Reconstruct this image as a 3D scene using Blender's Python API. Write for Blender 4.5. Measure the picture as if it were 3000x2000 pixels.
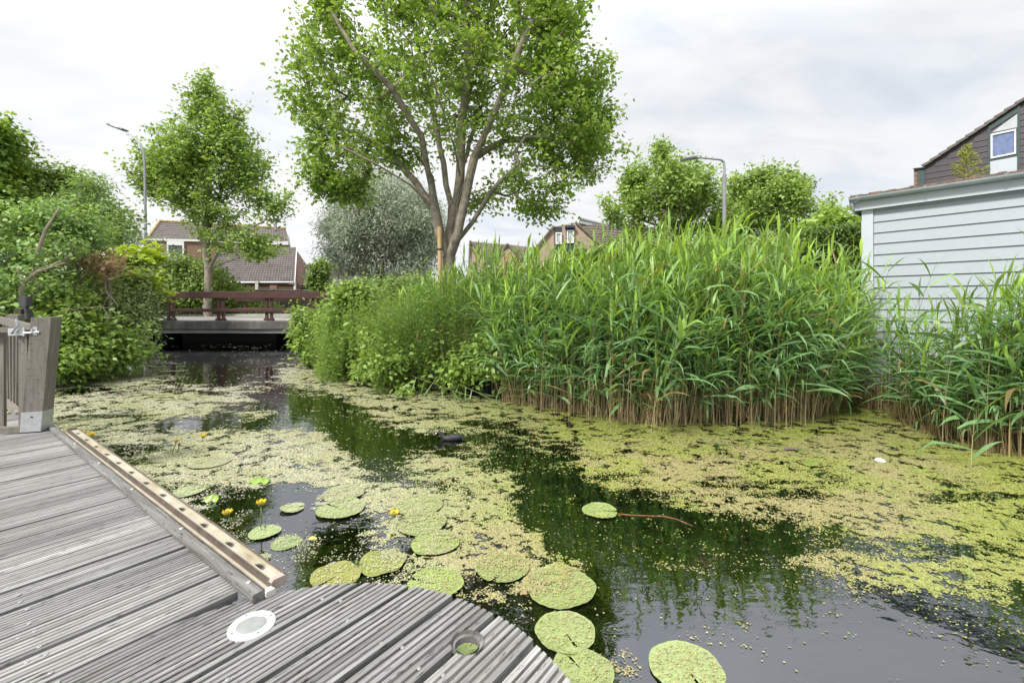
import bpy, math
import numpy as np
from mathutils import Vector, Matrix

for o in list(bpy.data.objects):
    bpy.data.objects.remove(o)
sc = bpy.context.scene
COL = sc.collection
R = math.radians

# ------------------------------------------------------------------ camera, sky, sun, exposure
F, CX, HY, EYE = 1340.0, 1500.0, 886.0, 1.4
cd = bpy.data.cameras.new("camera")
cam = bpy.data.objects.new("camera", cd)
COL.objects.link(cam)
cam.location = (0, 0, EYE)
cam.rotation_euler = (R(90), 0, 0)
cd.sensor_width = 36.0
cd.lens = F / 3000 * 36
cd.shift_y = -(1000 - HY) / 3000
cd.clip_start = 0.05
cd.clip_end = 2000
sc.camera = cam
sc.view_settings.view_transform = 'Standard'
sc.view_settings.look = 'None'
sc.view_settings.exposure = 0.7
sc.view_settings.gamma = 1.0

SUN_EL, SUN_AZ = R(50), R(-138)          # azimuth from +Y, negative to the left
world = bpy.data.worlds.new("World")
sc.world = world
world.use_nodes = True
NT = world.node_tree
NT.nodes.clear()
def wn(t, **k):
    n = NT.nodes.new(t)
    for a, b in k.items():
        setattr(n, a, b)
    return n
w_out = wn('ShaderNodeOutputWorld')
w_bg = wn('ShaderNodeBackground')
w_bg.inputs['Strength'].default_value = 0.1
sky = wn('ShaderNodeTexSky')
sky.sky_type = 'NISHITA'
sky.sun_disc = False
sky.sun_elevation = SUN_EL
sky.sun_rotation = SUN_AZ
w_tc = wn('ShaderNodeTexCoord')
w_sep = wn('ShaderNodeSeparateXYZ')
NT.links.new(w_tc.outputs['Generated'], w_sep.inputs[0])
w_h = wn('ShaderNodeMath', operation='MAXIMUM'); w_h.inputs[1].default_value = 0.0
NT.links.new(w_sep.outputs['Z'], w_h.inputs[0])
w_h2 = wn('ShaderNodeMath', operation='ADD'); w_h2.inputs[1].default_value = 0.28
NT.links.new(w_h.outputs[0], w_h2.inputs[0])
w_div = wn('ShaderNodeVectorMath', operation='DIVIDE')
NT.links.new(w_tc.outputs['Generated'], w_div.inputs[0])
w_cmb = wn('ShaderNodeCombineXYZ'); w_cmb.inputs[2].default_value = 1.0
NT.links.new(w_h2.outputs[0], w_cmb.inputs[0]); NT.links.new(w_h2.outputs[0], w_cmb.inputs[1])
NT.links.new(w_cmb.outputs[0], w_div.inputs[1])
def wnoise(scale, detail, rough, dist, off):
    m = wn('ShaderNodeMapping'); m.inputs['Location'].default_value = off
    m.inputs['Scale'].default_value = (1.0, 1.5, 1.0)
    NT.links.new(w_div.outputs[0], m.inputs[0])
    n = wn('ShaderNodeTexNoise')
    n.inputs['Scale'].default_value = scale; n.inputs['Detail'].default_value = detail
    n.inputs['Roughness'].default_value = rough; n.inputs['Distortion'].default_value = dist
    NT.links.new(m.outputs[0], n.inputs['Vector'])
    return n
def wramp(src, stops):
    r = wn('ShaderNodeValToRGB')
    e = r.color_ramp.elements
    e[0].position, e[0].color = stops[0][0], (*stops[0][1], 1)
    e[1].position, e[1].color = stops[-1][0], (*stops[-1][1], 1)
    for p, c in stops[1:-1]:
        x = e.new(p); x.color = (*c, 1)
    NT.links.new(src, r.inputs[0])
    return r
n1 = wnoise(1.1, 7, 0.56, 0.6, (3.1, 1.7, 0))
n2 = wnoise(2.6, 6, 0.55, 0.6, (7.3, 2.2, 0))
cl = wramp(n1.outputs['Fac'], [(0.30, (4.35, 4.65, 5.15)), (0.40, (5.2, 5.4, 5.65)), (0.47, (5.75, 5.8, 5.85)), (0.56, (5.95, 5.95, 5.9)), (0.68, (6.6, 6.5, 6.4))])
w_mul = wn('ShaderNodeMix', data_type='RGBA', blend_type='MULTIPLY'); w_mul.inputs[0].default_value = 1.0
c2 = wramp(n2.outputs['Fac'], [(0.33, (0.90, 0.915, 0.94)), (0.5, (1.0, 1.0, 1.0)), (0.7, (1.07, 1.07, 1.06))])
NT.links.new(cl.outputs[0], w_mul.inputs[6]); NT.links.new(c2.outputs[0], w_mul.inputs[7])
# an overcast sky is brighter overhead than at the horizon
w_zr = wn('ShaderNodeMapRange'); w_zr.inputs['From Min'].default_value = 0.42; w_zr.inputs['From Max'].default_value = 0.95
w_zr.inputs['To Min'].default_value = 1.0; w_zr.inputs['To Max'].default_value = 2.0
NT.links.new(w_sep.outputs['Z'], w_zr.inputs['Value'])
w_sc = wn('ShaderNodeVectorMath', operation='SCALE')
NT.links.new(w_mul.outputs[2], w_sc.inputs[0]); NT.links.new(w_zr.outputs[0], w_sc.inputs['Scale'])
# thin bright cloud towards the front left
w_dot = wn('ShaderNodeVectorMath', operation='DOT_PRODUCT')
w_dot.inputs[1].default_value = (math.sin(R(-22)) * math.cos(R(27)), math.cos(R(-22)) * math.cos(R(27)), math.sin(R(27)))
NT.links.new(w_tc.outputs['Generated'], w_dot.inputs[0])
w_gl = wn('ShaderNodeMapRange', interpolation_type='SMOOTHSTEP'); w_gl.inputs['From Min'].default_value = 0.80; w_gl.inputs['From Max'].default_value = 1.0
w_gl.inputs['To Min'].default_value = 1.0; w_gl.inputs['To Max'].default_value = 1.12
NT.links.new(w_dot.outputs['Value'], w_gl.inputs['Value'])
w_sc2 = wn('ShaderNodeVectorMath', operation='SCALE')
NT.links.new(w_sc.outputs[0], w_sc2.inputs[0]); NT.links.new(w_gl.outputs[0], w_sc2.inputs['Scale'])
w_mix = wn('ShaderNodeMix', data_type='RGBA'); w_mix.inputs[0].default_value = 0.93
NT.links.new(sky.outputs[0], w_mix.inputs[6]); NT.links.new(w_sc2.outputs[0], w_mix.inputs[7])
NT.links.new(w_mix.outputs[2], w_bg.inputs['Color'])
NT.links.new(w_bg.outputs[0], w_out.inputs[0])

sl = bpy.data.lights.new("sun", 'SUN')
sl.energy = 3.2
sl.angle = R(9)
sl.color = (1.0, 0.96, 0.88)
sun = bpy.data.objects.new("sun", sl)
COL.objects.link(sun)
sdir = Vector((math.sin(SUN_AZ) * math.cos(SUN_EL), math.cos(SUN_AZ) * math.cos(SUN_EL), math.sin(SUN_EL)))
sun.rotation_euler = sdir.to_track_quat('Z', 'Y').to_euler()
sun.location = sdir * 60

# ------------------------------------------------------------------ helpers
def at(x, y, d):
    "point at distance d in front of the camera seen at photo pixel x, y"
    return np.array([(x - CX) / F * d, d, EYE + (HY - y) / F * d])
def gz(x, y, z=0.0):
    d = F * (EYE - z) / (y - HY)
    return np.array([(x - CX) / F * d, d, z])
def V3(*a):
    return np.array(a, float)
def unit(v):
    v = np.asarray(v, float)
    return v / (np.linalg.norm(v, axis=-1, keepdims=True) + 1e-12)

def tag(o, label=None, cat=None, group=None, kind=None):
    if label: o['label'] = label
    if cat: o['category'] = cat
    if group: o['group'] = group
    if kind: o['kind'] = kind
    return o
def thing(name, loc, label, cat, group=None, rz=0.0):
    o = bpy.data.objects.new(name, None)
    COL.objects.link(o)
    o.empty_display_size = 0.2
    o.location = [float(c) for c in loc]
    o.rotation_euler = (0, 0, rz)
    return tag(o, label, cat, group)
def wmat(o):
    m = Matrix.LocRotScale(o.location, o.rotation_euler, o.scale)
    return wmat(o.parent) @ m if o.parent else m

def link_mesh(name, me, mat, parent=None, origin=None):
    o = bpy.data.objects.new(name, me)
    COL.objects.link(o)
    if mat: me.materials.append(mat)
    if parent: o.parent = parent
    if origin is not None: o.location = [float(c) for c in origin]
    return o

class MB:
    "collects geometry in world coordinates (or local ones, local=True) and links it as one mesh"
    def __init__(s): s.v, s.f, s.n, s.c = [], [], 0, []
    def add(s, v, f, col=None):
        v = np.asarray(v, float)
        s.v.append(v)
        s.f += [tuple(int(i) + s.n for i in q) for q in f]
        s.n += len(v)
        if col is not None: s.c.append(np.tile(np.asarray(col, float), (len(v), 1)))
        return s
    def box(s, c, size, ax=None):
        "box with centre c, full size, ax = 3 axis rows"
        c = np.asarray(c, float); h = np.asarray(size, float) / 2
        A = np.eye(3) if ax is None else np.asarray(ax, float)
        v = [c + A[0] * h[0] * i + A[1] * h[1] * j + A[2] * h[2] * k for k in (-1, 1) for j in (-1, 1) for i in (-1, 1)]
        return s.add(v, [(0, 2, 3, 1), (4, 5, 7, 6), (0, 1, 5, 4), (2, 6, 7, 3), (0, 4, 6, 2), (1, 3, 7, 5)])
    def beam(s, p0, p1, w, h, up=(0, 0, 1), bev=0.0):
        p0, p1 = np.asarray(p0, float), np.asarray(p1, float)
        a = unit(p1 - p0); b = unit(np.cross(up, a)); c = np.cross(a, b)
        if bev <= 0:
            return s.box((p0 + p1) / 2, (np.linalg.norm(p1 - p0), w, h), (a, b, c))
        e = bev
        pr = [(-w/2+e, -h/2), (w/2-e, -h/2), (w/2, -h/2+e), (w/2, h/2-e), (w/2-e, h/2), (-w/2+e, h/2), (-w/2, h/2-e), (-w/2, -h/2+e)]
        return s.prism(pr, p0, p1, b, c)
    def prism(s, prof, p0, p1, bx, by):
        n = len(prof)
        v = [np.asarray(p) + bx * x + by * y for p in (p0, p1) for x, y in prof]
        f = [(i, (i + 1) % n, n + (i + 1) % n, n + i) for i in range(n)]
        f += [tuple(range(n))[::-1], tuple(range(n, 2 * n))]
        return s.add(v, f)
    def quad(s, a, b, c, d): return s.add([a, b, c, d], [(0, 1, 2, 3)])
    def slab(s, pts, nrm, th):
        "polygon pts extruded by th along nrm"
        pts = [np.asarray(p, float) for p in pts]; n = len(pts); k = np.asarray(nrm, float) * th
        v = pts + [p + k for p in pts]
        f = [tuple(range(n))[::-1], tuple(range(n, 2 * n))] + [(i, (i + 1) % n, n + (i + 1) % n, n + i) for i in range(n)]
        return s.add(v, f)
    def tube(s, pts, rad, n=8, cap=True, flat=1.0):
        pts = np.asarray(pts, float); m = len(pts)
        rad = np.full(m, rad) if np.isscalar(rad) else np.asarray(rad, float)
        T = np.gradient(pts, axis=0); T = unit(T)
        up = V3(0, 0, 1) if abs(T[0][2]) < 0.9 else V3(1, 0, 0)
        v = []
        for i in range(m):
            b = unit(np.cross(up, T[i])); c = np.cross(T[i], b); up = c
            for k in range(n):
                t = 2 * math.pi * k / n
                v.append(pts[i] + rad[i] * (b * math.cos(t) + c * math.sin(t) * flat))
        f = [(i * n + k, i * n + (k + 1) % n, (i + 1) * n + (k + 1) % n, (i + 1) * n + k) for i in range(m - 1) for k in range(n)]
        if cap: f += [tuple(range(n))[::-1], tuple(range((m - 1) * n, m * n))]
        return s.add(v, f)
    def lathe(s, prof, c, ax=None, n=32):
        c = np.asarray(c, float); A = np.eye(3) if ax is None else np.asarray(ax, float)
        v = []
        for r, z in prof:
            for k in range(n):
                t = 2 * math.pi * k / n
                v.append(c + A[0] * r * math.cos(t) + A[1] * r * math.sin(t) + A[2] * z)
        m = len(prof)
        f = [(i * n + k, i * n + (k + 1) % n, (i + 1) * n + (k + 1) % n, (i + 1) * n + k) for i in range(m - 1) for k in range(n)]
        f += [tuple(range(n))[::-1], tuple(range((m - 1) * n, m * n))]
        return s.add(v, f)
    def ball(s, c, r, n=12, m=8):
        r = np.ones(3) * r
        v = [np.asarray(c) + r * V3(math.sin(math.pi * i / m) * math.cos(2 * math.pi * k / n), math.sin(math.pi * i / m) * math.sin(2 * math.pi * k / n), -math.cos(math.pi * i / m)) for i in range(m + 1) for k in range(n)]
        return s.add(v, [(i * n + k, i * n + (k + 1) % n, (i + 1) * n + (k + 1) % n, (i + 1) * n + k) for i in range(m) for k in range(n)])
    def build(s, name, mat, parent=None, origin=None, smooth=False, local=False):
        v = np.concatenate(s.v) if s.v else np.zeros((0, 3))
        if parent is not None and not local:
            M = np.array(wmat(parent).inverted())
            v = v @ M[:3, :3].T + M[:3, 3]
        elif origin is not None:
            v = v - np.asarray(origin)
        me = bpy.data.meshes.new(name)
        me.from_pydata(v.tolist(), [], s.f)
        if s.c:
            ca = me.attributes.new('col', 'FLOAT_COLOR', 'POINT')
            c = np.concatenate(s.c); c = np.c_[c, np.ones(len(c))]
            ca.data.foreach_set('color', c.astype(np.float32).ravel())
        me.validate()
        if smooth:
            me.polygons.foreach_set('use_smooth', [True] * len(me.polygons))
        me.update()
        return link_mesh(name, me, mat, parent, origin if parent is None else None)

def big_mesh(name, V, Fq, mat, parent=None, col=None, smooth=False):
    "V (n,3) world coordinates, Fq (m,k) faces of k corners"
    V = np.asarray(V, float)
    org = None
    if parent is not None:
        M = np.array(wmat(parent).inverted())
        V = V @ M[:3, :3].T + M[:3, 3]
    me = bpy.data.meshes.new(name)
    m, k = Fq.shape
    me.vertices.add(len(V)); me.vertices.foreach_set('co', V.astype(np.float32).ravel())
    me.loops.add(m * k); me.loops.foreach_set('vertex_index', Fq.astype(np.int32).ravel())
    me.polygons.add(m); me.polygons.foreach_set('loop_start', np.arange(0, m * k, k, dtype=np.int32))
    me.update(calc_edges=True)
    if col is not None:
        ca = me.attributes.new('col', 'FLOAT_COLOR', 'POINT')
        ca.data.foreach_set('color', np.c_[col, np.ones(len(col))].astype(np.float32).ravel())
    if smooth: me.polygons.foreach_set('use_smooth', np.ones(m, bool))
    return link_mesh(name, me, mat, parent, org)

def copy_tree(o, parent=None):
    c = o.copy(); COL.objects.link(c)
    if parent: c.parent = parent
    for ch in list(o.children): copy_tree(ch, c)
    return c

# value noise
_perm = np.random.default_rng(11).random((64, 64))
def vnoise(x, y):
    xi, yi = np.floor(x).astype(int), np.floor(y).astype(int)
    fx, fy = x - xi, y - yi
    fx, fy = fx * fx * (3 - 2 * fx), fy * fy * (3 - 2 * fy)
    a, b = _perm[xi % 64, yi % 64], _perm[(xi + 1) % 64, yi % 64]
    c, d = _perm[xi % 64, (yi + 1) % 64], _perm[(xi + 1) % 64, (yi + 1) % 64]
    return (a * (1 - fx) + b * fx) * (1 - fy) + (c * (1 - fx) + d * fx) * fy
def fbm(x, y, o=4):
    s, a, t = 0, 0.5, 0
    for i in range(o):
        s = s + a * vnoise(x * 2 ** i + 17.3 * i, y * 2 ** i + 5.1 * i); t += a; a *= 0.55
    return s / t

# ------------------------------------------------------------------ materials
class NM:
    def __init__(s, name):
        s.m = bpy.data.materials.new(name); s.m.use_nodes = True
        s.t = s.m.node_tree; s.t.nodes.clear()
        s.out = s.n('ShaderNodeOutputMaterial')
    def n(s, t, **k):
        x = s.t.nodes.new(t)
        for a, b in k.items(): setattr(x, a, b)
        return x
    def l(s, a, b): s.t.links.new(a, b)
    def coord(s, scale=(1, 1, 1), rot=(0, 0, 0), kind='Object'):
        c = s.n('ShaderNodeTexCoord'); m = s.n('ShaderNodeMapping')
        m.inputs['Scale'].default_value = scale; m.inputs['Rotation'].default_value = rot
        s.l(c.outputs[kind], m.inputs[0])
        return m.outputs[0]
    def noise(s, vec, scale=5, detail=5, rough=0.55, dist=0.0):
        x = s.n('ShaderNodeTexNoise')
        x.inputs['Scale'].default_value = scale; x.inputs['Detail'].default_value = detail
        x.inputs['Roughness'].default_value = rough; x.inputs['Distortion'].default_value = dist
        if vec is not None: s.l(vec, x.inputs['Vector'])
        return x.outputs['Fac']
    def ramp(s, src, stops, interp='LINEAR'):
        r = s.n('ShaderNodeValToRGB'); r.color_ramp.interpolation = interp
        e = r.color_ramp.elements
        e[0].position, e[0].color = stops[0][0], (*stops[0][1], 1)
        e[1].position, e[1].color = stops[-1][0], (*stops[-1][1], 1)
        for p, c in stops[1:-1]:
            x = e.new(p); x.color = (*c, 1)
        s.l(src, r.inputs[0])
        return r.outputs[0]
    def mix(s, fac, a, b, blend='MIX'):
        x = s.n('ShaderNodeMix', data_type='RGBA', blend_type=blend)
        for sock, v in ((x.inputs[0], fac), (x.inputs[6], a), (x.inputs[7], b)):
            if hasattr(v, 'links'): s.l(v, sock)
            elif isinstance(v, (int, float)): sock.default_value = v
            else: sock.default_value = (*v, 1)
        return x.outputs[2]
    def math(s, op, a, b=None):
        x = s.n('ShaderNodeMath', operation=op)
        for i, v in enumerate((a, b)):
            if v is None: continue
            if hasattr(v, 'links'): s.l(v, x.inputs[i])
            else: x.inputs[i].default_value = v
        return x.outputs[0]
    def bump(s, h, strength=0.3, dist=0.01):
        b = s.n('ShaderNodeBump'); b.inputs['Strength'].default_value = strength; b.inputs['Distance'].default_value = dist
        s.l(h, b.inputs['Height'])
        return b.outputs[0]
    def pbr(s, color, rough=0.6, metal=0.0, normal=None, spec=0.5, finish=True):
        p = s.n('ShaderNodeBsdfPrincipled')
        if hasattr(color, 'links'): s.l(color, p.inputs['Base Color'])
        else: p.inputs['Base Color'].default_value = (*color, 1)
        if hasattr(rough, 'links'): s.l(rough, p.inputs['Roughness'])
        else: p.inputs['Roughness'].default_value = rough
        p.inputs['Metallic'].default_value = metal
        p.inputs['Specular IOR Level'].default_value = spec
        if normal is not None: s.l(normal, p.inputs['Normal'])
        if finish: s.l(p.outputs[0], s.out.inputs[0])
        return p.outputs[0]
    def rnd(s):
        return s.n('ShaderNodeNewGeometry').outputs['Random Per Island']

def m_plain(name, c, rough=0.5, metal=0.0, var=0.12, scale=6, bump=0.0):
    k = NM(name); v = k.coord()
    n = k.noise(v, scale, 6, 0.6)
    lo = tuple(max(0, x * (1 - var)) for x in c); hi = tuple(x * (1 + var) for x in c)
    k.pbr(k.ramp(n, [(0.3, lo), (0.7, hi)]), rough, metal, k.bump(n, bump, 0.01) if bump else None)
    return k.m
def m_wood(name, dark, light, grain=(2, 40, 40), rough=0.8, stain=None, island=0.25, bump=0.4):
    k = NM(name); v = k.coord(grain)
    n = k.noise(v, 1.0, 8, 0.65, 0.6)
    c = k.ramp(n, [(0.28, dark), (0.50, tuple((a + b) / 2 for a, b in zip(dark, light))), (0.68, light)])
    big = k.noise(k.coord((1.2, 3, 3)), 1.6, 5, 0.6)
    c = k.mix(k.ramp(big, [(0.35, (0.0,) * 3), (0.75, (0.55,) * 3)]), c, stain or tuple(x * 0.6 for x in dark))
    sp = k.noise(k.coord((9, 50, 50)), 2.0, 4, 0.7)
    c = k.mix(k.ramp(sp, [(0.57, (0, 0, 0)), (0.68, (0.8,) * 3)]), c, tuple(x * 0.3 for x in dark))
    if island:
        b = k.math('ADD', k.math('MULTIPLY', k.rnd(), island), 1 - island / 2)
        cc = k.n('ShaderNodeCombineXYZ')
        for i in range(3): k.l(b, cc.inputs[i])
        c = k.mix(1.0, c, cc.outputs[0], 'MULTIPLY')
    k.pbr(c, rough, 0, k.bump(n, bump, 0.004), 0.3)
    return k.m
def m_leaf(name, stops, trans=0.4, rough=0.45, tcol=(1.25, 1.2, 0.6), spec=0.35):
    k = NM(name)
    c = k.ramp(k.rnd(), [(i / max(1, len(stops) - 1), s) for i, s in enumerate(stops)])
    n = k.noise(k.coord(), 0.9, 3, 0.5)
    c = k.mix(k.ramp(n, [(0.35, (0, 0, 0)), (0.7, (0.5,) * 3)]), c, tuple(x * 1.25 for x in stops[-1]))
    p = k.pbr(c, rough, 0, None, spec, False)
    t = k.n('ShaderNodeBsdfTranslucent'); k.l(k.mix(1.0, c, tcol, 'MULTIPLY'), t.inputs['Color'])
    x = k.n('ShaderNodeMixShader'); x.inputs[0].default_value = trans
    k.l(p, x.inputs[1]); k.l(t.outputs[0], x.inputs[2]); k.l(x.outputs[0], k.out.inputs[0])
    return k.m
def m_attr_leaf(name, trans=0.4, rough=0.45, tcol=(1.3, 1.2, 0.5), spec=0.4):
    k = NM(name)
    a = k.n('ShaderNodeAttribute'); a.attribute_name = 'col'
    p = k.pbr(a.outputs['Color'], rough, 0, None, spec, False)
    t = k.n('ShaderNodeBsdfTranslucent'); k.l(k.mix(1.0, a.outputs['Color'], tcol, 'MULTIPLY'), t.inputs['Color'])
    x = k.n('ShaderNodeMixShader'); x.inputs[0].default_value = trans
    k.l(p, x.inputs[1]); k.l(t.outputs[0], x.inputs[2]); k.l(x.outputs[0], k.out.inputs[0])
    return k.m
def m_brick(name, c1, c2, mortar, scale=1.0):
    k = NM(name)
    tc = k.n('ShaderNodeTexCoord'); sp = k.n('ShaderNodeSeparateXYZ'); k.l(tc.outputs['Object'], sp.inputs[0])
    cb = k.n('ShaderNodeCombineXYZ')
    k.l(k.math('ADD', sp.outputs[0], sp.outputs[1]), cb.inputs[0]); k.l(sp.outputs[2], cb.inputs[1])
    b = k.n('ShaderNodeTexBrick')
    b.inputs['Scale'].default_value = scale
    b.inputs['Brick Width'].default_value = 0.22; b.inputs['Row Height'].default_value = 0.065; b.inputs['Mortar Size'].default_value = 0.008
    b.inputs['Color1'].default_value = (*c1, 1); b.inputs['Color2'].default_value = (*c2, 1); b.inputs['Mortar'].default_value = (*mortar, 1)
    k.l(cb.outputs[0], b.inputs['Vector'])
    n = k.noise(k.coord(), 0.7, 5, 0.6)
    c = k.mix(k.ramp(n, [(0.3, (0,) * 3), (0.7, (0.35,) * 3)]), b.outputs['Color'], tuple(x * 0.75 for x in c1))
    k.pbr(c, 0.85, 0, k.bump(b.outputs['Fac'], 0.3, -0.01))
    return k.m

M = {}
M['deck'] = m_wood('weathered_decking', (0.075, 0.073, 0.07), (0.47, 0.465, 0.46), (1.3, 55, 60), 0.75, (0.13, 0.125, 0.115), 0.42, 0.6)
M['beam'] = m_wood('old_beam_wood', (0.08, 0.078, 0.075), (0.28, 0.275, 0.27), (2, 30, 30), 0.85, (0.12, 0.115, 0.10), 0, 0.7)
M['post'] = m_wood('fence_wood', (0.10, 0.091, 0.082), (0.235, 0.215, 0.195), (28, 28, 2.2), 0.85, (0.17, 0.165, 0.12), 0.3, 0.4)
M['under'] = m_plain('dark_under_wood', (0.022, 0.02, 0.018), 0.9)
M['galv'] = m_plain('galvanised_steel', (0.62, 0.64, 0.67), 0.38, 0.65, 0.15, 25)
M['alu'] = m_plain('brushed_white_metal', (0.80, 0.80, 0.80), 0.35, 0.25, 0.05, 12)
M['screw'] = m_plain('steel_screw', (0.50, 0.50, 0.50), 0.35, 0.6)
k = NM('dirty_ladder_metal'); n = k.noise(k.coord((3, 9, 9)), 2.0, 7, 0.65)
n2_ = k.noise(k.coord((8, 30, 30)), 3.0, 5, 0.7)
c = k.ramp(n, [(0.28, (0.25, 0.20, 0.12)), (0.40, (0.40, 0.35, 0.25)), (0.55, (0.49, 0.46, 0.37)), (0.75, (0.56, 0.54, 0.47))])
c = k.mix(k.ramp(n2_, [(0.58, (0,) * 3), (0.72, (0.7,) * 3)]), c, (0.36, 0.27, 0.17))
k.pbr(c, 0.5, 0.25); M['ladder'] = k.m
M['ladder_dark'] = m_plain('dark_ladder_edge', (0.16, 0.13, 0.11), 0.5, 0.4, 0.3, 18)
M['cap'] = m_plain('faded_pink_cap', (0.42, 0.34, 0.31), 0.5, 0, 0.15, 30)
M['rust'] = m_plain('rusty_strip', (0.16, 0.13, 0.12), 0.7, 0.3, 0.4, 30)
M['frost'] = m_plain('frosted_lens', (0.27, 0.285, 0.28), 0.22, 0, 0.12, 30)
M['black'] = m_plain('dark_plastic', (0.02, 0.02, 0.022), 0.4)
M['maroon'] = m_plain('maroon_painted_wood', (0.075, 0.032, 0.028), 0.5, 0, 0.3, 3, 0.1)
k = NM('stained_concrete'); n = k.noise(k.coord((1, 1, 0.5)), 1.5, 7, 0.7); n3_ = k.noise(k.coord((30, 30, 30)), 1.0, 3, 0.6)
c = k.ramp(n, [(0.3, (0.045, 0.043, 0.04)), (0.5, (0.10, 0.097, 0.09)), (0.7, (0.21, 0.20, 0.18))])
c = k.mix(k.ramp(n3_, [(0.66, (0,) * 3), (0.72, (0.7,) * 3)]), c, (0.45, 0.45, 0.42))
k.pbr(c, 0.9, 0, k.bump(n, 0.3, 0.02)); M['concrete'] = k.m
M['concrete_lip'] = m_plain('pale_concrete', (0.26, 0.26, 0.25), 0.85, 0, 0.25, 2)
M['paving'] = m_plain('light_paving', (0.46, 0.44, 0.41), 0.85, 0, 0.18, 2.5)
M['road'] = m_plain('grey_asphalt', (0.22, 0.21, 0.20), 0.9, 0, 0.2, 4)
M['lamp'] = m_plain('lamp_grey_metal', (0.33, 0.34, 0.36), 0.4, 0.4, 0.1, 5)
M['lamp_head'] = m_plain('lamp_head_grey', (0.15, 0.15, 0.16), 0.45, 0.2, 0.1, 5)
M['lampglass'] = m_plain('lamp_glass', (0.42, 0.40, 0.33), 0.2)
M['tile'] = m_plain('grey_brown_tile', (0.145, 0.125, 0.118), 0.7, 0, 0.28, 2.2)
M['tile_far'] = m_plain('brown_tile', (0.17, 0.14, 0.125), 0.7, 0, 0.25, 2.2)
M['lichen'] = m_plain('lichen_edge', (0.36, 0.27, 0.12), 0.9, 0, 0.4, 5)
M['brick'] = m_brick('red_brown_brick', (0.25, 0.125, 0.085), (0.20, 0.10, 0.07), (0.26, 0.21, 0.18))
M['brick_pale'] = m_brick('pink_brown_brick', (0.47, 0.33, 0.26), (0.41, 0.285, 0.22), (0.45, 0.39, 0.34))
M['white'] = m_plain('white_paint', (0.78, 0.78, 0.77), 0.5, 0, 0.05)
M['cream'] = m_plain('weathered_white_board', (0.55, 0.54, 0.50), 0.6, 0, 0.12)
M['panel_green'] = m_plain('dark_green_boarding', (0.035, 0.05, 0.05), 0.5, 0, 0.15)
M['panel_blue'] = m_plain('dark_blue_boarding', (0.03, 0.045, 0.085), 0.5, 0, 0.15)
k = NM('window_glass'); n = k.noise(k.coord((4, 4, 1)), 1.2, 3, 0.5)
k.pbr(k.ramp(n, [(0.35, (0.02, 0.025, 0.03)), (0.7, (0.10, 0.11, 0.12))]), 0.06, 0, None, 0.9); M['glass'] = k.m
M['curtain'] = m_plain('curtained_pane', (0.50, 0.52, 0.56), 0.3, 0, 0.12, 5)
M['net'] = m_plain('bluish_net_pane', (0.17, 0.21, 0.38), 0.25, 0, 0.25, 9)
M['plum'] = m_plain('plum_grey_cladding', (0.06, 0.05, 0.06), 0.5, 0, 0.15, 3)
M['darkgreen'] = m_plain('dark_green_paint', (0.055, 0.085, 0.085), 0.45, 0, 0.1)
k = NM('pale_grey_siding'); n = k.noise(k.coord((30, 1.6, 40), (0, 0, R(-52.2))), 1.0, 7, 0.65, 0.4)
n4_ = k.noise(k.coord(), 1.3, 5, 0.6)
c = k.ramp(n, [(0.3, (0.345, 0.385, 0.435)), (0.7, (0.385, 0.43, 0.48))])
c = k.mix(k.ramp(n4_, [(0.4, (0,) * 3), (0.75, (0.25,) * 3)]), c, (0.33, 0.37, 0.395))
k.pbr(c, 0.55, 0, k.bump(n, 0.15, 0.003)); M['siding'] = k.m
M['trim'] = m_plain('pale_blue_white_trim', (0.50, 0.54, 0.60), 0.5, 0, 0.06, 3)
M['zinc'] = m_plain('zinc_gutter', (0.40, 0.44, 0.47), 0.42, 0.35, 0.12, 6)
M['roof_edge'] = m_plain('rusty_brown_tile_edge', (0.17, 0.10, 0.075), 0.85, 0, 0.6, 14)
M['revet'] = m_plain('black_bank_boards', (0.018, 0.018, 0.02), 0.7, 0, 0.3, 3)
M['platform'] = m_wood('grey_jetty_wood', (0.14, 0.125, 0.11), (0.32, 0.30, 0.27), (20, 3, 20), 0.85)
M['bark'] = m_plain('grey_brown_bark', (0.25, 0.215, 0.175), 0.9, 0, 0.45, 9, 0.6)
M['bark_dark'] = m_plain('dark_bark', (0.085, 0.07, 0.055), 0.9, 0, 0.35, 9, 0.5)
M['twig'] = m_plain('pale_twig', (0.26, 0.22, 0.175), 0.9, 0, 0.3, 12)
M['stake'] = m_wood('fresh_stake_wood', (0.42, 0.24, 0.11), (0.66, 0.45, 0.25), (25, 25, 2), 0.7, (0.5, 0.34, 0.18), 0, 0.2)
M['maple'] = m_leaf('maple_leaves', [(0.089, 0.168, 0.032), (0.159, 0.278, 0.049), (0.253, 0.402, 0.078), (0.393, 0.527, 0.135)], 0.42)
M['maple2'] = m_leaf('pale_maple_leaves', [(0.1, 0.168, 0.041), (0.174, 0.278, 0.065), (0.268, 0.402, 0.101), (0.388, 0.527, 0.162)], 0.4)
M['willow'] = m_leaf('silver_willow_leaves', [(0.162, 0.208, 0.14), (0.266, 0.321, 0.229), (0.399, 0.452, 0.34), (0.57, 0.624, 0.519)], 0.25, 0.5, (1.05, 1.1, 0.85))
M['shrub'] = m_leaf('shrub_leaves', [(0.083, 0.156, 0.047), (0.16, 0.276, 0.081), (0.249, 0.394, 0.135), (0.356, 0.507, 0.203)], 0.35)
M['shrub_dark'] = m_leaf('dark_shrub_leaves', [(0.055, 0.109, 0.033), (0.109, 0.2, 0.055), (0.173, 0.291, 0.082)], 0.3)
M['bramble'] = m_leaf('bramble_leaves', [(0.096, 0.158, 0.059), (0.193, 0.278, 0.104), (0.29, 0.392, 0.163), (0.411, 0.471, 0.238)], 0.35)
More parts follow.
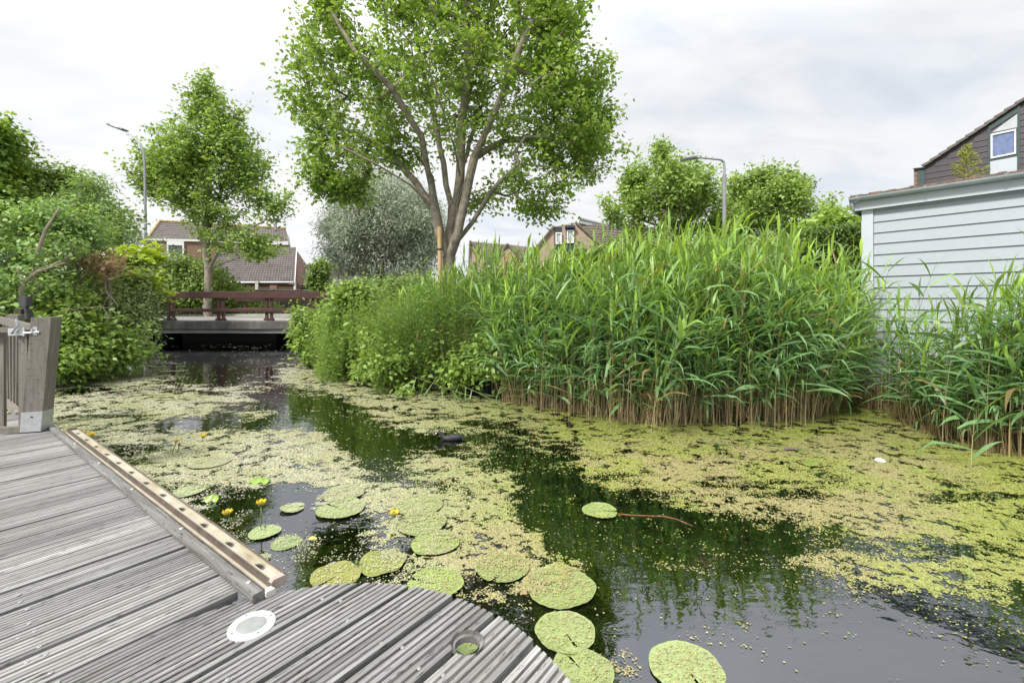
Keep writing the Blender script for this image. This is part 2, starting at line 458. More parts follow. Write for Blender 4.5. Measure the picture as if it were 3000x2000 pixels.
M['lime'] = m_leaf('lime_green_leaves', [(0.22, 0.32, 0.03), (0.33, 0.45, 0.045), (0.42, 0.52, 0.07)], 0.4)
M['red'] = m_leaf('reddish_leaves', [(0.17, 0.20, 0.07), (0.36, 0.25, 0.14), (0.30, 0.30, 0.13), (0.46, 0.28, 0.20)], 0.35, 0.5, (1.1, 1.0, 0.8))
M['dogwood'] = m_leaf('round_shrub_leaves', [(0.093, 0.17, 0.033), (0.166, 0.274, 0.055), (0.243, 0.367, 0.088), (0.342, 0.467, 0.132)], 0.4)
M['herb'] = m_leaf('tall_weed_leaves', [(0.117, 0.208, 0.039), (0.182, 0.299, 0.058), (0.26, 0.39, 0.078)], 0.42)
M['thuja'] = m_leaf('thuja_sprays', [(0.039, 0.078, 0.018), (0.078, 0.14, 0.029), (0.148, 0.234, 0.047)], 0.25)
M['spruce'] = m_leaf('spruce_needles', [(0.20, 0.24, 0.06), (0.34, 0.40, 0.07), (0.44, 0.50, 0.09)], 0.3)
M['ivy'] = m_leaf('hedge_leaves', [(0.071, 0.121, 0.03), (0.13, 0.209, 0.048), (0.201, 0.303, 0.078), (0.283, 0.391, 0.108)], 0.35)
M['reed'] = m_attr_leaf('reed_blades', 0.42, 0.36, (1.25, 1.2, 0.5), 0.4)
M['weed'] = m_attr_leaf('duckweed_fronds', 0.12, 0.34, (1, 1, 0.6), 0.7)
k = NM('lily_pad'); a = k.n('ShaderNodeAttribute'); a.attribute_name = 'col'
n = k.noise(k.coord((6, 6, 6)), 3.0, 5, 0.6); n5_ = k.noise(k.coord((60, 60, 60)), 1.0, 3, 0.6)
c = k.mix(k.ramp(n, [(0.35, (0,) * 3), (0.7, (0.45,) * 3)]), a.outputs['Color'], (0.33, 0.42, 0.14))
c = k.mix(k.ramp(n5_, [(0.66, (0,) * 3), (0.71, (0.8,) * 3)]), c, (0.10, 0.10, 0.04))
k.pbr(c, 0.33, 0, k.bump(n, 0.15, 0.01), 0.55); M['pad'] = k.m
M['petal'] = m_plain('yellow_petal', (0.80, 0.58, 0.03), 0.4, 0, 0.15, 40)
M['stalk'] = m_plain('green_stalk', (0.13, 0.17, 0.05), 0.45, 0, 0.2, 20)
M['orange'] = m_plain('orange_stem', (0.20, 0.085, 0.025), 0.4, 0, 0.3, 20)
k = NM('coot_plumage'); n = k.noise(k.coord((60, 120, 120)), 1.0, 5, 0.6); k.pbr(k.ramp(n, [(0.3, (0.010, 0.010, 0.012)), (0.7, (0.036, 0.036, 0.043))]), 0.6, 0, k.bump(n, 0.4, 0.004)); M['coot'] = k.m
M['coot_head'] = m_plain('black_head_feathers', (0.012, 0.012, 0.013), 0.55)
M['bill'] = m_plain('white_bill', (0.72, 0.70, 0.66), 0.4)
M['fitting'] = m_plain('dark_grey_fitting', (0.055, 0.055, 0.06), 0.5)
# soil and grass of the banks
k = NM('bank_ground'); v = k.coord(); n = k.noise(v, 0.35, 6, 0.6); n6_ = k.noise(v, 9, 5, 0.7)
c = k.ramp(n, [(0.35, (0.045, 0.07, 0.02)), (0.6, (0.075, 0.11, 0.03))])
c = k.mix(k.ramp(n6_, [(0.4, (0,) * 3), (0.7, (0.6,) * 3)]), c, (0.055, 0.045, 0.03))
sp = k.n('ShaderNodeSeparateXYZ'); k.l(v, sp.inputs[0])
dz = k.n('ShaderNodeMapRange'); k.l(sp.outputs[2], dz.inputs['Value'])
dz.inputs['From Min'].default_value = 0.1; dz.inputs['From Max'].default_value = 0.4
c = k.mix(dz.outputs[0], (0.022, 0.018, 0.012), c)
k.pbr(c, 0.95, 0, k.bump(n6_, 0.6, 0.04)); M['ground'] = k.m
# pond water: tinted clear layer with a rippled reflecting face
k = NM('pond_water')
v1 = k.coord((1.0, 1.6, 1.0)); b1 = k.noise(v1, 5.0, 3, 0.5, 0.3)
v2 = k.coord((1.0, 1.0, 1.0)); b2 = k.noise(v2, 28.0, 2, 0.5)
hh = k.math('ADD', b1, k.math('MULTIPLY', b2, 0.06))
nb = k.bump(hh, 0.11, 0.02)
fr = k.n('ShaderNodeFresnel'); fr.inputs['IOR'].default_value = 2.9; k.l(nb, fr.inputs['Normal'])
tr = k.n('ShaderNodeBsdfTransparent'); tr.inputs['Color'].default_value = (0.50, 0.50, 0.38, 1)
gl = k.n('ShaderNodeBsdfGlossy'); gl.inputs['Roughness'].default_value = 0.012; gl.inputs['Color'].default_value = (0.92, 0.95, 1.0, 1); k.l(nb, gl.inputs['Normal'])
mx = k.n('ShaderNodeMixShader'); k.l(fr.outputs[0], mx.inputs[0]); k.l(tr.outputs[0], mx.inputs[1]); k.l(gl.outputs[0], mx.inputs[2])
k.l(mx.outputs[0], k.out.inputs[0]); M['water'] = k.m

# ------------------------------------------------------------------ ground, pond, road
POND = np.array([(-9.6, -9), (-9.6, 8.2), (-11.2, 12), (-12.4, 15.5), (-12.6, 24), (-14, 46), (-7, 46), (-6.3, 24), (-6.3, 15.5), (-4.35, 10.4), (-1.75, 7.75), (-0.35, 6.95),
                 (0.8, 7.5), (3.0, 8.2), (5.2, 7.6), (6.6, 6.4), (9.5, 2.0), (12, -9)])
def poly_sd(x, y, P):
    "signed distance to polygon, negative inside"
    d = np.full(x.shape, 1e9); ins = np.zeros(x.shape, bool)
    n = len(P)
    for i in range(n):
        a, b = P[i], P[(i + 1) % n]
        e = b - a
        t = np.clip(((x - a[0]) * e[0] + (y - a[1]) * e[1]) / (e @ e), 0, 1)
        d = np.minimum(d, np.hypot(x - a[0] - t * e[0], y - a[1] - t * e[1]))
        c = ((a[1] > y) != (b[1] > y)) & (x < (b[0] - a[0]) * (y - a[1]) / (b[1] - a[1] + 1e-12) + a[0])
        ins ^= c
    return np.where(ins, -d, d)
def ground_z(x, y):
    x, y = np.asarray(x, float), np.asarray(y, float)
    sd = poly_sd(x, y, POND)
    t = np.clip((sd + 0.05) / 0.3, 0, 1); t = t * t * (3 - 2 * t)
    z = -0.75 + t * 1.12 + np.clip(sd - 0.2, 0, 3) * 0.11 + 0.06 * (fbm(x * 0.8, y * 0.8) - 0.5) * (sd > 0)
    return z
def axis(lo, hi, step, far):
    a = np.arange(lo, hi + 1e-6, step)
    k = step * 1.35 ** np.arange(1, 60); k = np.cumsum(k); k = k[k < far]
    return np.concatenate([(lo - k)[::-1], a, hi + k])
gx, gy = axis(-16, 13, 0.22, 900), axis(-10, 48, 0.22, 900)
GX, GY = np.meshgrid(gx, gy)
GZ = ground_z(GX, GY)
nx, ny = len(gx), len(gy)
ii = np.arange(nx * ny).reshape(ny, nx)
FQ = np.stack([ii[:-1, :-1], ii[:-1, 1:], ii[1:, 1:], ii[1:, :-1]], -1).reshape(-1, 4)
g = big_mesh('ground', np.c_[GX.ravel(), GY.ravel(), GZ.ravel()], FQ, M['ground'], smooth=True)
tag(g, kind='structure')
mb = MB(); mb.quad(V3(-18, -12, 0), V3(14, -12, 0), V3(14, 48, 0), V3(-18, 48, 0))
tag(mb.build('water', M['water']), kind='structure')

# ------------------------------------------------------------------ foliage machinery
RG = np.random.default_rng(5)
def frame_from(nrm, dirv):
    z = unit(nrm); x = dirv - (dirv * z).sum(-1, keepdims=True) * z; x = unit(x); y = np.cross(z, x)
    return x, y, z
LEAVES = {
    'maple': np.array([(0, 0, 0), (0.18, -0.34, 0.02), (0.36, -0.46, 0.0), (0.42, -0.20, 0.03), (0.70, -0.26, 0.0), (1.0, 0, -0.10), (0.70, 0.26, 0.0), (0.42, 0.20, 0.03), (0.36, 0.46, 0.0), (0.18, 0.34, 0.02)]) - (0.3, 0, 0),
    'oval': np.array([(0, 0, 0), (0.28, -0.26, 0.03), (0.62, -0.26, 0.03), (1.0, 0, -0.10), (0.62, 0.26, 0.03), (0.28, 0.26, 0.03)]) - (0.3, 0, 0),
    'narrow': np.array([(0, 0, 0), (0.35, -0.10, 0.03), (1.0, 0, -0.12), (0.35, 0.10, 0.03)]) - (0.3, 0, 0),
    'spray': np.array([(0, 0, 0), (0.3, -0.22, 0.02), (0.55, -0.10, 0.0), (1.0, -0.05, -0.1), (0.75, 0.10, 0.0), (0.4, 0.26, 0.02)]) - (0.2, 0, 0),
}
def leaf_arrays(kind, pos, nrm, dirv, size):
    T = LEAVES[kind]; n, k = len(pos), len(T)
    x, y, z = frame_from(nrm, dirv)
    s = size[:, None, None]
    V = pos[:, None, :] + s * (T[None, :, 0, None] * x[:, None, :] + T[None, :, 1, None] * y[:, None, :] + T[None, :, 2, None] * z[:, None, :])
    return V.reshape(-1, 3), np.arange(n * k).reshape(n, k)

def blobs(rng, n, lst, shell=0.33):
    "points inside ellipsoids given as (px, py, rx px, ry px, distance, depth radius, weight)"
    w = np.array([b[6] for b in lst], float); w /= w.sum()
    out = []
    for b, m in zip(lst, rng.multinomial(n, w)):
        u = unit(rng.normal(size=(m, 3))) * rng.random((m, 1)) ** shell
        d = b[4] + b[5] * u[:, 1]
        s = b[4]
        X = (b[0] + b[2] * u[:, 0] - CX) / F * s
        Z = EYE + (HY - b[1] + b[3] * u[:, 2]) / F * s
        out.append(np.c_[X, d, Z])
    return np.concatenate(out)

def grow(rng, limbs, att, step=0.35, sag=0.07, jit=0.05):
    P, par = [np.asarray(limbs[0][0], float)], [-1]
    for L in limbs:
        L = [np.asarray(p, float) for p in L]
        A = np.array(P); i0 = int(np.argmin(((A - L[0]) ** 2).sum(1)))
        prev = i0
        for a, b in zip([P[i0]] + L[1:-1], L[1:]):
            n = max(1, int(np.linalg.norm(b - a) / step))
            for q in range(1, n + 1):
                t = q / n
                p = a + (b - a) * t + (rng.normal(size=3) * jit * step if q < n else 0)
                P.append(p); par.append(prev); prev = len(P) - 1
    P = np.array(P); par = list(par)
    cap = np.zeros((len(P) + len(att) * 12, 3)); cap[:len(P)] = P; n = len(P)
    d0 = np.min(((att[:, None, :] - P[None, :, :]) ** 2).sum(-1), 1)
    root = P[0]
    tips = []
    for k in np.argsort(d0):
        a = att[k]
        D = np.linalg.norm(cap[:n] - a, axis=1)
        back = np.linalg.norm(cap[:n] - root, axis=1) - np.linalg.norm(a - root)
        j = int(np.argmin(D + 0.6 * np.maximum(back, 0) + 0.25 * np.maximum(cap[:n, 2] - a[2], 0)))
        p0 = cap[j].copy(); L = D[j]; m = min(10, max(1, int(L / step)))
        prev = j
        for q in range(1, m + 1):
            t = q / m
            p = p0 + (a - p0) * t
            if q < m: p = p + V3(0, 0, 1) * math.sin(math.pi * t) * L * sag + rng.normal(size=3) * jit * min(L, 1.0)
            cap[n] = p; par.append(prev); prev = n; n += 1
        tips.append(prev)
    return cap[:n], np.array(par), np.array(tips), np.argsort(d0)

def branch_mesh(P, par, tip=0.006, expo=2.4, base=None, sides=6):
    n = len(P); r = np.zeros(n)
    for i in range(n - 1, -1, -1):
        r[i] = (r[i] if r[i] > 0 else tip ** expo)
        if par[i] >= 0: r[par[i]] += r[i]
    r = r ** (1 / expo)
    if base: r = tip + (r - tip) * (base - tip) / (r[0] - tip)
    e = np.nonzero(par >= 0)[0]; a, b = P[par[e]], P[e]
    rb = r[e]; ra = np.minimum(r[par[e]], rb * 1.25 + 0.002)
    t = unit(b - a); up = np.where(np.abs(t[:, 2:3]) < 0.9, V3(0, 0, 1), V3(1, 0, 0)); x = unit(np.cross(up, t)); y = np.cross(t, x)
    th = np.arange(sides) * 2 * math.pi / sides
    ring = np.cos(th)[None, :, None] * x[:, None, :] + np.sin(th)[None, :, None] * y[:, None, :]
    V = np.concatenate([a[:, None] + ring * ra[:, None, None], (b + t * rb[:, None] * 0.3)[:, None] + ring * rb[:, None, None]], 1).reshape(-1, 3)
    m = len(e); o = (np.arange(m) * 2 * sides)[:, None]; kk = np.arange(sides); k2 = (kk + 1) % sides
    Fq = np.stack([o + kk, o + k2, o + sides + k2, o + sides + kk], -1).reshape(-1, 4)
    return V, Fq, r

def cluster_leaves(rng, kind, P, par, tips, per, rad, size, up=0.8, droop=0.3, along=0.35, flat=0.65, outw=None):
    c = P[tips]; d = unit(c - P[par[tips]])
    n = len(c); cnt = np.maximum(2, (per * rng.uniform(0.45, 1.5, n)).astype(int))
    idx = np.repeat(np.arange(n), cnt); m = len(idx)
    off = rng.normal(size=(m, 3)) * rad * (1, 1, flat)
    pos = c[idx] + off + d[idx] * (rng.uniform(-1.0, 0.6, (m, 1)) * along)
    nrm = V3(0, 0, 1) * up + rng.normal(size=(m, 3)) * 0.5 + unit(off) * 0.25
    dv = unit(off) + d[idx] * 0.5 + rng.normal(size=(m, 3)) * 0.4 - V3(0, 0, 1) * droop
    sz = size * rng.uniform(0.65, 1.25, m)
    return leaf_arrays(kind, pos, nrm, dv, sz)

def plant(name, label, cat, base, limbs, att, leaf, mat, bark, per, rad, size, seed, tip=0.006, trunk_r=None, group=None, step=0.35, crown='crown', wood='trunk', **kw):
    rng = np.random.default_rng(seed)
    root = thing(name, base, label, cat, group)
    P, par, tips, _ = grow(rng, limbs, att, step)
    V, Fq, r = branch_mesh(P, par, tip, base=trunk_r)
    big_mesh(wood, V, Fq, bark, root, smooth=True)
    V, Fq = cluster_leaves(rng, leaf, P, par, tips, per, rad, size, **kw)
    big_mesh(crown, V, Fq, mat, root)
    return root
def fan(rng, base, n, h, spread):
    out = []
    for i in range(n):
        a = 2 * math.pi * i / n + rng.uniform(-0.4, 0.4); s = spread * rng.uniform(0.4, 1)
        b = np.asarray(base, float)
        out.append([b, b + V3(math.cos(a) * s * 0.4, math.sin(a) * s * 0.4, h * 0.5), b + V3(math.cos(a) * s, math.sin(a) * s, h * rng.uniform(0.8, 1.1))])
    return out

#@@PART2
# ------------------------------------------------------------------ bridge and road
BD = 15.8
ZD = EYE + (HY - 940) / F * BD            # top of the bridge slab
def bz(y, d=BD): return EYE + (HY - y) / F * d
mb = MB()
xs0, xs1 = -13.6, -4.6
mb.box(((xs0 + xs1) / 2, BD + 2.9, (ZD + bz(975)) / 2 + 0.06), (xs1 - xs0, 5.6, ZD - bz(975) - 0.14))
root = thing('concrete_bridge', (-9.1, BD + 2.7, 0.3), 'low concrete bridge with stained dark edge crossing the pond', 'bridge')
mb.build('deck_slab', M['concrete'], root)
mb = MB(); mb.beam((xs0, BD + 0.09, (ZD + bz(965)) / 2), (xs1, BD + 0.09, (ZD + bz(965)) / 2), 0.22, ZD - bz(965), bev=0.02)
mb.build('edge_beam', M['concrete'], root)
mb = MB(); mb.beam((xs0, BD + 0.14, (bz(966.5) + bz(976)) / 2), (xs1, BD + 0.14, (bz(966.5) + bz(976)) / 2), 0.16, bz(966.5) - bz(976))
mb.build('lower_lip', M['concrete_lip'], root)
mb = MB()
mb.box((-13.1, BD + 2.9, 0.0), (1.6, 5.2, 0.9)); mb.box((-5.3, BD + 2.9, 0.0), (1.3, 5.2, 0.9)); mb.box((-10.2, BD + 3.0, -0.1), (3.4, 4.6, 0.95))
mb.build('abutment', M['under'], root)
mb = MB(); mb.box((-9.1, BD + 0.75, ZD + 0.012), (9.0, 1.05, 0.02)); mb.build('footway', M['paving'], root)
# road over the bridge, and its far kerb
mb = MB(); mb.box((-9, BD + 3.3, ZD + 0.0), (60, 3.9, 0.03)); tag(mb.build('road', M['road']), kind='structure')
mb = MB(); mb.box((-9, BD + 6.1, ZD + 0.03), (60, 1.5, 0.14)); tag(mb.build('pavement', M['paving']), kind='structure')
def railing(label, d, ztop, zlo, h_top, h_low, x0, x1, posts, zb, grp):
    r = thing('bridge_railing', ((x0 + x1) / 2, d, zb), label, 'railing', grp)
    m = MB(); m.beam((x0, d, ztop - h_top / 2), (x1, d, ztop - h_top / 2), 0.07, h_top, bev=0.008); m.build('top_rail', M['maroon'], r)
    m = MB(); m.beam((x0, d - 0.004, zlo), (x1, d - 0.004, zlo), 0.06, h_low, bev=0.008); m.build('lower_rail', M['maroon'], r)
    for x in posts:
        m = MB(); m.box((x, d + 0.075, (zb + ztop - 0.06) / 2), (0.09, 0.075, ztop - 0.06 - zb))
        m.box((x, d + 0.07, zb + 0.04), (0.15, 0.13, 0.07))
        m.build('post', M['maroon'], r)
px = lambda x, d: (x - CX) / F * d
fp = []
for a, b in ((482, 496), (630, 644), (773, 787), (910, 922), (1040, 1053)):
    fp += [px(a, BD), px(b, BD)]
railing('maroon railing along the near edge of the concrete bridge', BD + 0.12, bz(853.5), bz(909), 0.232, 0.115, px(380, BD), px(1075, BD), fp, ZD + 0.01, None)
d2 = BD + 5.4
railing('maroon railing along the far side of the bridge, seen through the near one', d2, bz(868, d2), bz(904, d2), 0.24, 0.11, px(690, d2), px(1130, d2), [px(x, d2) for x in (715, 794, 862, 940, 1010)], ZD + 0.11, None)

# ------------------------------------------------------------------ roofs and houses
def tile_roof(mb, A, B, C, D, rows, cols, amp=0.03, step=0.035):
    A, B, C, D = [np.asarray(p, float) for p in (A, B, C, D)]
    nrm = unit(np.cross(B - A, D - A))
    if nrm[2] < 0: nrm = -nrm
    u = np.linspace(0, 1, cols * 4 + 1); w = amp * np.cos(u * cols * 2 * math.pi)
    for i in range(rows):
        v0, v1 = i / rows, (i + 1.12) / rows if i < rows - 1 else 1.0
        L = []
        for v, lift in ((v0, step), (v1, 0.0)):
            P = (A + (D - A) * v)[None] * (1 - u[:, None]) + (B + (C - B) * v)[None] * u[:, None]
            L.append(P + nrm * (w + lift)[:, None])
        lo = L[0] - nrm * (step * 1.2)
        n = len(u); V = np.concatenate([lo, L[0], L[1]])
        f = [(k * n + j, k * n + j + 1, (k + 1) * n + j + 1, (k + 1) * n + j) for k in range(2) for j in range(n - 1)]
        mb.add(V, f)
    return nrm
def wall_quad(mb, a, b, z0, z1, th=0.25):
    "vertical wall between plan points a and b, thickness away from the camera"
    a, b = np.asarray(a, float)[:2], np.asarray(b, float)[:2]
    e = unit(b - a); n = V3(-e[1], e[0], 0)
    if n[1] < 0: n = -n
    mb.slab([V3(*a, z0), V3(*b, z0), V3(*b, z1), V3(*a, z1)], n, th)
def window_on(root, a, b, z0, z1, u0, u1, frame, pane, fw=0.07, proud=0.05, name='window'):
    "window on the wall a-b between fractions u0..u1, heights z0..z1"
    a, b = np.asarray(a, float)[:2], np.asarray(b, float)[:2]
    e = unit(b - a); n = V3(e[1], -e[0], 0)
    if n[1] > 0: n = -n
    p = lambda u, z: V3(*(a + (b - a) * u), z)
    e3 = V3(*e, 0); off = n * proud
    P0, P1 = p(u0, z0), p(u1, z1); W = np.linalg.norm((P1 - P0)[:2])
    m = MB()
    for c, sz in (((p(u0, 0) + e3 * fw / 2), (fw, 0.1, z1 - z0)), ((p(u1, 0) - e3 * fw / 2), (fw, 0.1, z1 - z0))):
        c = c.copy(); c[2] = (z0 + z1) / 2; m.box(c + off, sz, (e3, n, V3(0, 0, 1)))
    mid = (p(u0, 0) + p(u1, 0)) / 2
    for z in (z0 + fw / 2, z1 - fw / 2):
        c = mid.copy(); c[2] = z; m.box(c + off, (W - 2 * fw, 0.098, fw), (e3, n, V3(0, 0, 1)))
    f = m.build(name, frame, root)
    m = MB(); c = mid.copy(); c[2] = (z0 + z1) / 2; m.box(c + off * 0.6, (W - 2 * fw, 0.04, z1 - z0 - 2 * fw), (e3, n, V3(0, 0, 1))); m.build('pane', pane, f)
    return f

# two-storey house on the left
A, B = at(433, 700, 33), at(846, 709, 36)
C, D = at(838, 671, 39.5), at(468, 649, 36.5)
h = thing('brick_house', (A[0], A[1], 0.7), 'two-storey brown brick house with dark tiled roof behind the slim maple', 'house')
m = MB(); wall_quad(m, A, B, 0.4, A[2] - 0.05); m.build('wall', M['brick'], h)
m = MB(); m.slab([A + (0, .25, 0), D + (0, 0, -.1), D + (0, 3.3, -3)], (1, 0, 0), 0.2); m.build('gable_wall', M['brick'], h)
m = MB(); tile_roof(m, A, B, C, D, 9, 44); rf = m.build('roof', M['tile'], h)
m = MB(); m.tube([D + (0, 0, 0.05), C + (0, 0, 0.05)], 0.11, 6); m.tube([A + (-.02, 0, 0.08), D + (-.02, 0, 0.05)], 0.09, 6); m.build('ridge_tiles', M['lichen'], rf)
m = MB(); p = at(808, 667, 38.5); m.tube([p + (0, 0, -0.2), p + (0, 0, 0.55)], 0.11, 8); m.build('chimney', M['lamp'], rf)
m = MB(); m.beam(A + (-.1, -.08, -.05), B + (0, -.08, -.05), 0.12, 0.14); m.build('gutter', M['white'], h)
W = np.linalg.norm((B - A)[:2])
m = MB(); window_on(h, A, B, bz(757, 33.3), bz(703.5, 33.3), 0.128, 0.243, M['white'], M['glass'], 0.10)
u0, u1 = 0.136, 0.235
a, b = A + (B - A) * u0, A + (B - A) * u1
m = MB(); m.slab([V3(a[0], a[1] - 0.11, bz(717.5, 33.3)), V3(b[0], b[1] - 0.11, bz(717.5, 33.3)), V3(b[0], b[1] - 0.11, bz(706, 33.3)), V3(a[0], a[1] - 0.11, bz(706, 33.3))], (0, 1, 0), 0.04); m.build('fascia_panel', M['white'], h)
m = MB(); q0, q1 = at(842, 675, 39), at(848, 724, 37); m.beam(q0, q1 * (1, 1, 1), 0.15, 0.3); m.beam(at(826, 700, 37.3), at(822, 718, 36.9), 0.12, 0.2); m.build('verge_board', M['cream'], h)

# lower house with the long tiled roof
A, B, C, D = at(585, 827, 25.5), at(862, 826, 26.5), at(868, 727, 30.5), at(640, 727, 29.5)
h = thing('tiled_annexe', (A[0], A[1], 0.6), 'low brick annexe under a long tiled roof with white verge, behind the bridge', 'annexe')
m = MB(); tile_roof(m, A, B, C, D, 17, 32, 0.026, 0.03); rf = m.build('roof', M['tile'], h)
m = MB(); m.tube([D, C], 0.07, 6); m.build('ridge_tiles', M['tile'], rf)
m = MB(); m.beam(B + (0.03, -.02, -.1), C + (0.03, 0, -.02), 0.05, 0.16); m.beam(B + (0.05, 0, -.05), B + (0.05, 0, -.6), 0.1, 0.12, (0, 1, 0)); m.build('verge_board', M['white'], h)
m = MB(); wall_quad(m, A + (0, .15, 0), B + (0, .15, 0), 0.4, A[2] - 0.03); m.build('wall', M['brick'], h)
m = MB(); m.slab([B + (0, .4, -.05), C + (0, 0, -.1), C + (0, 3.0, -2.6), V3(B[0], C[1] + 3.5, 0.4), V3(B[0], B[1] + 0.4, 0.4)], (-1, 0, 0), 0.2); m.build('gable_wall', M['brick'], h)
m = MB(); m.tube([A + (0, -.1, -.03), B + (0, -.1, -.03)], 0.06, 6); m.build('gutter', M['lamp'], h)
m = MB(); p = at(753, 838, 25.9); m.box(p + (0, 0, -.1), (0.16, 0.12, 0.75)); m.box(p + (0, 0, 0.22), (0.24, 0.16, 0.1)); m.build('downpipe', M['cream'], h)
m = MB(); p = at(800, 838, 26.0); m.box(p + (0, 0.05, -.25), (0.4, 0.1, 0.6)); m.build('vent_panel', M['brick'], h)

# garage further right
A, B, C, D = at(862, 833, 27.5), at(1040, 836, 28.5), at(1040, 775, 32), at(871, 773, 31)
h = thing('garage', (A[0] + 1, A[1], 0.6), 'low garage with tiled roof between the annexe and the silver willow', 'garage')
m = MB(); tile_roof(m, A, B, C, D, 9, 20, 0.026, 0.03); m.build('roof', M['tile'], h)
m = MB(); wall_quad(m, A + (0, .3, 0), B + (0, .3, 0), 0.4, A[2] - 0.03); m.build('wall', M['brick'], h)
m = MB(); m.tube([A + (0, -.1, -.03), B + (0, -.1, -.03)], 0.06, 6); m.build('gutter', M['lamp_head'], h)
for x0, x1 in ((868, 884), (888, 900)):
    m = MB(); p0, p1 = at(x0, 846, 27.6), at(x1, 838, 27.6); m.slab([p0, V3(p1[0], p0[1], p0[2]), p1, V3(p0[0], p1[1], p1[2])], (0, 1, 0), 0.1); m.build('window', M['glass'], h)

# board fence in front of the annexe
fd = 23.5
h = thing('board_fence', at(860, 850, fd) * (1, 1, 0) + (0, 0, 0.6), 'grey-brown board fence beyond the bridge, below the annexe roof', 'fence')
m = MB(); x0, x1 = px(705, fd), px(1010, fd)
m.beam((x0, fd, bz(849.5, fd)), (x1, fd, bz(849.5, fd)), 0.14, 0.05); m.build('cap_rail', M['cream'], h)
m = MB(); nb_ = 42
for i in range(nb_):
    xa = x0 + (x1 - x0) * (i + 0.5) / nb_
    m.box((xa, fd + 0.01 * (i % 2), (0.4 + bz(850.5, fd)) / 2), ((x1 - x0) / nb_ * 0.94, 0.025, bz(850.5, fd) - 0.4))
m.build('boards', M['post'], h)
for x in (805, 884, 960):
    m = MB(); m.box((px(x, fd), fd - 0.06, (0.4 + bz(848, fd)) / 2), (0.09, 0.09, bz(848, fd) - 0.4)); m.build('post', M['post'], h)

# terrace houses behind the reeds
def gable_house(label, d, apexL, apexR, eaveL, eaveR, roofpts, name='terrace_house', zb=0.6):
    r = thing(name, at((eaveL[0] + eaveR[0]) / 2, 900, d) * (1, 1, 0) + (0, 0, zb), label, 'house', 'brick houses behind the reeds')
    pts = [at(*eaveL, d), at(*apexL, d), at(*apexR, d), at(*eaveR, d)]
    pts = [V3(pts[0][0], d, zb)] + pts + [V3(pts[3][0], d, zb)]
    m = MB(); m.slab(pts, (0, 1, 0), 0.3); m.build('gable_wall', M['brick_pale'], r)
    for (a, b) in ((eaveL, apexL), (eaveR, apexR)):
        m = MB(); m.beam(at(*a, d) + (0, -.05, .04), at(*b, d) + (0, -.05, .04), 0.3, 0.14, (0, 0, 1)); m.build('verge_tiles', M['tile_far'], r)
    m = MB()
    for q in roofpts: tile_roof(m, *[at(*p) for p in q], 12, 26, 0.05, 0.06)
    m.build('roof', M['tile_far'], r)
    return r
r = gable_house('brick gable house with two tall windows over dark boarding, behind the reeds', 38, (1622, 664), (1686, 652), (1545, 757), (1790, 748),
    [[(1790, 748, 38), (2060, 756, 46), (1960, 668, 46), (1686, 653, 38)]])
wa, wb = at(1545, 700, 37.98), at(1790, 700, 37.98)
fr_ = lambda x: (x - 1545) / 245.0
for x0, x1, mat, zt in ((1624, 1646, M['panel_green'], 664), (1658, 1682, M['panel_blue'], 660)):
    m = MB(); p0, p1 = at(x0, 765, 37.95), at(x1, zt, 37.95); m.slab([p0, V3(p1[0], p0[1], p0[2]), p1, V3(p0[0], p0[1], p1[2])], (0, 1, 0), 0.05)
    for i in range(9):
        z = p0[2] + i * 0.16; m.box(((p0[0] + p1[0]) / 2, p0[1] - 0.015, z), (p1[0] - p0[0] - 0.06, 0.03, 0.13))
    m.build('boarded_panel', mat, r)
window_on(r, wa, wb, bz(716, 38), bz(682, 38), fr_(1627), fr_(1645.5), M['white'], M['curtain'], 0.10, 0.11)
window_on(r, wa, wb, bz(713, 38), bz(675, 38), fr_(1660), fr_(1681), M['white'], M['curtain'], 0.10, 0.11)
m = MB(); p0, p1 = at(1655, 668, 37.8), at(1684, 661, 37.8); m.box((p0 + p1) / 2, (p1[0] - p0[0], 0.3, p1[2] - p0[2])); m.build('shutter_box', M['panel_blue'], r)
m = MB(); m.slab([at(1694, 652, 37.9), at(1780, 672, 41), at(1780, 660, 41.6), at(1702, 640, 38.6)], (0, .1, 0.05), 1); m.build('solar_panel', M['lamp_head'], r)
m = MB(); m.beam(at(1694, 650, 37.8), at(1782, 669, 41), 0.08, 0.2); m.beam(at(1672, 653, 37.9), at(1702, 639, 38.4), 0.08, 0.12); m.beam(at(1702, 639, 38.4), at(1782, 659, 41.6), 0.06, 0.1); m.build('panel_frame', M['white'], r)
r = gable_house('brick row house with low tiled roof, left of the windowed gable', 42, (1486, 716), (1487, 716), (1440, 775), (1535, 770), [[(1535, 770, 42), (1600, 772, 44), (1575, 727, 47), (1487, 716, 42)]])
window_on(r, at(1440, 700, 41.9), at(1535, 700, 41.9), bz(800, 42), bz(775, 42), 0.35, 0.65, M['white'], M['glass'], 0.1)
r = gable_house('brick end house beside the big maple trunk with ridge falling right', 43.5, (1377, 707), (1378, 707), (1374, 780), (1430, 776), [[(1430, 776, 43.5), (1480, 778, 45), (1489, 716, 47), (1378, 707, 43.5)]])
window_on(r, at(1374, 700, 43.4), at(1430, 700, 43.4), bz(815, 43.5), bz(795, 43.5), 0.4, 0.75, M['white'], M['glass'], 0.1)
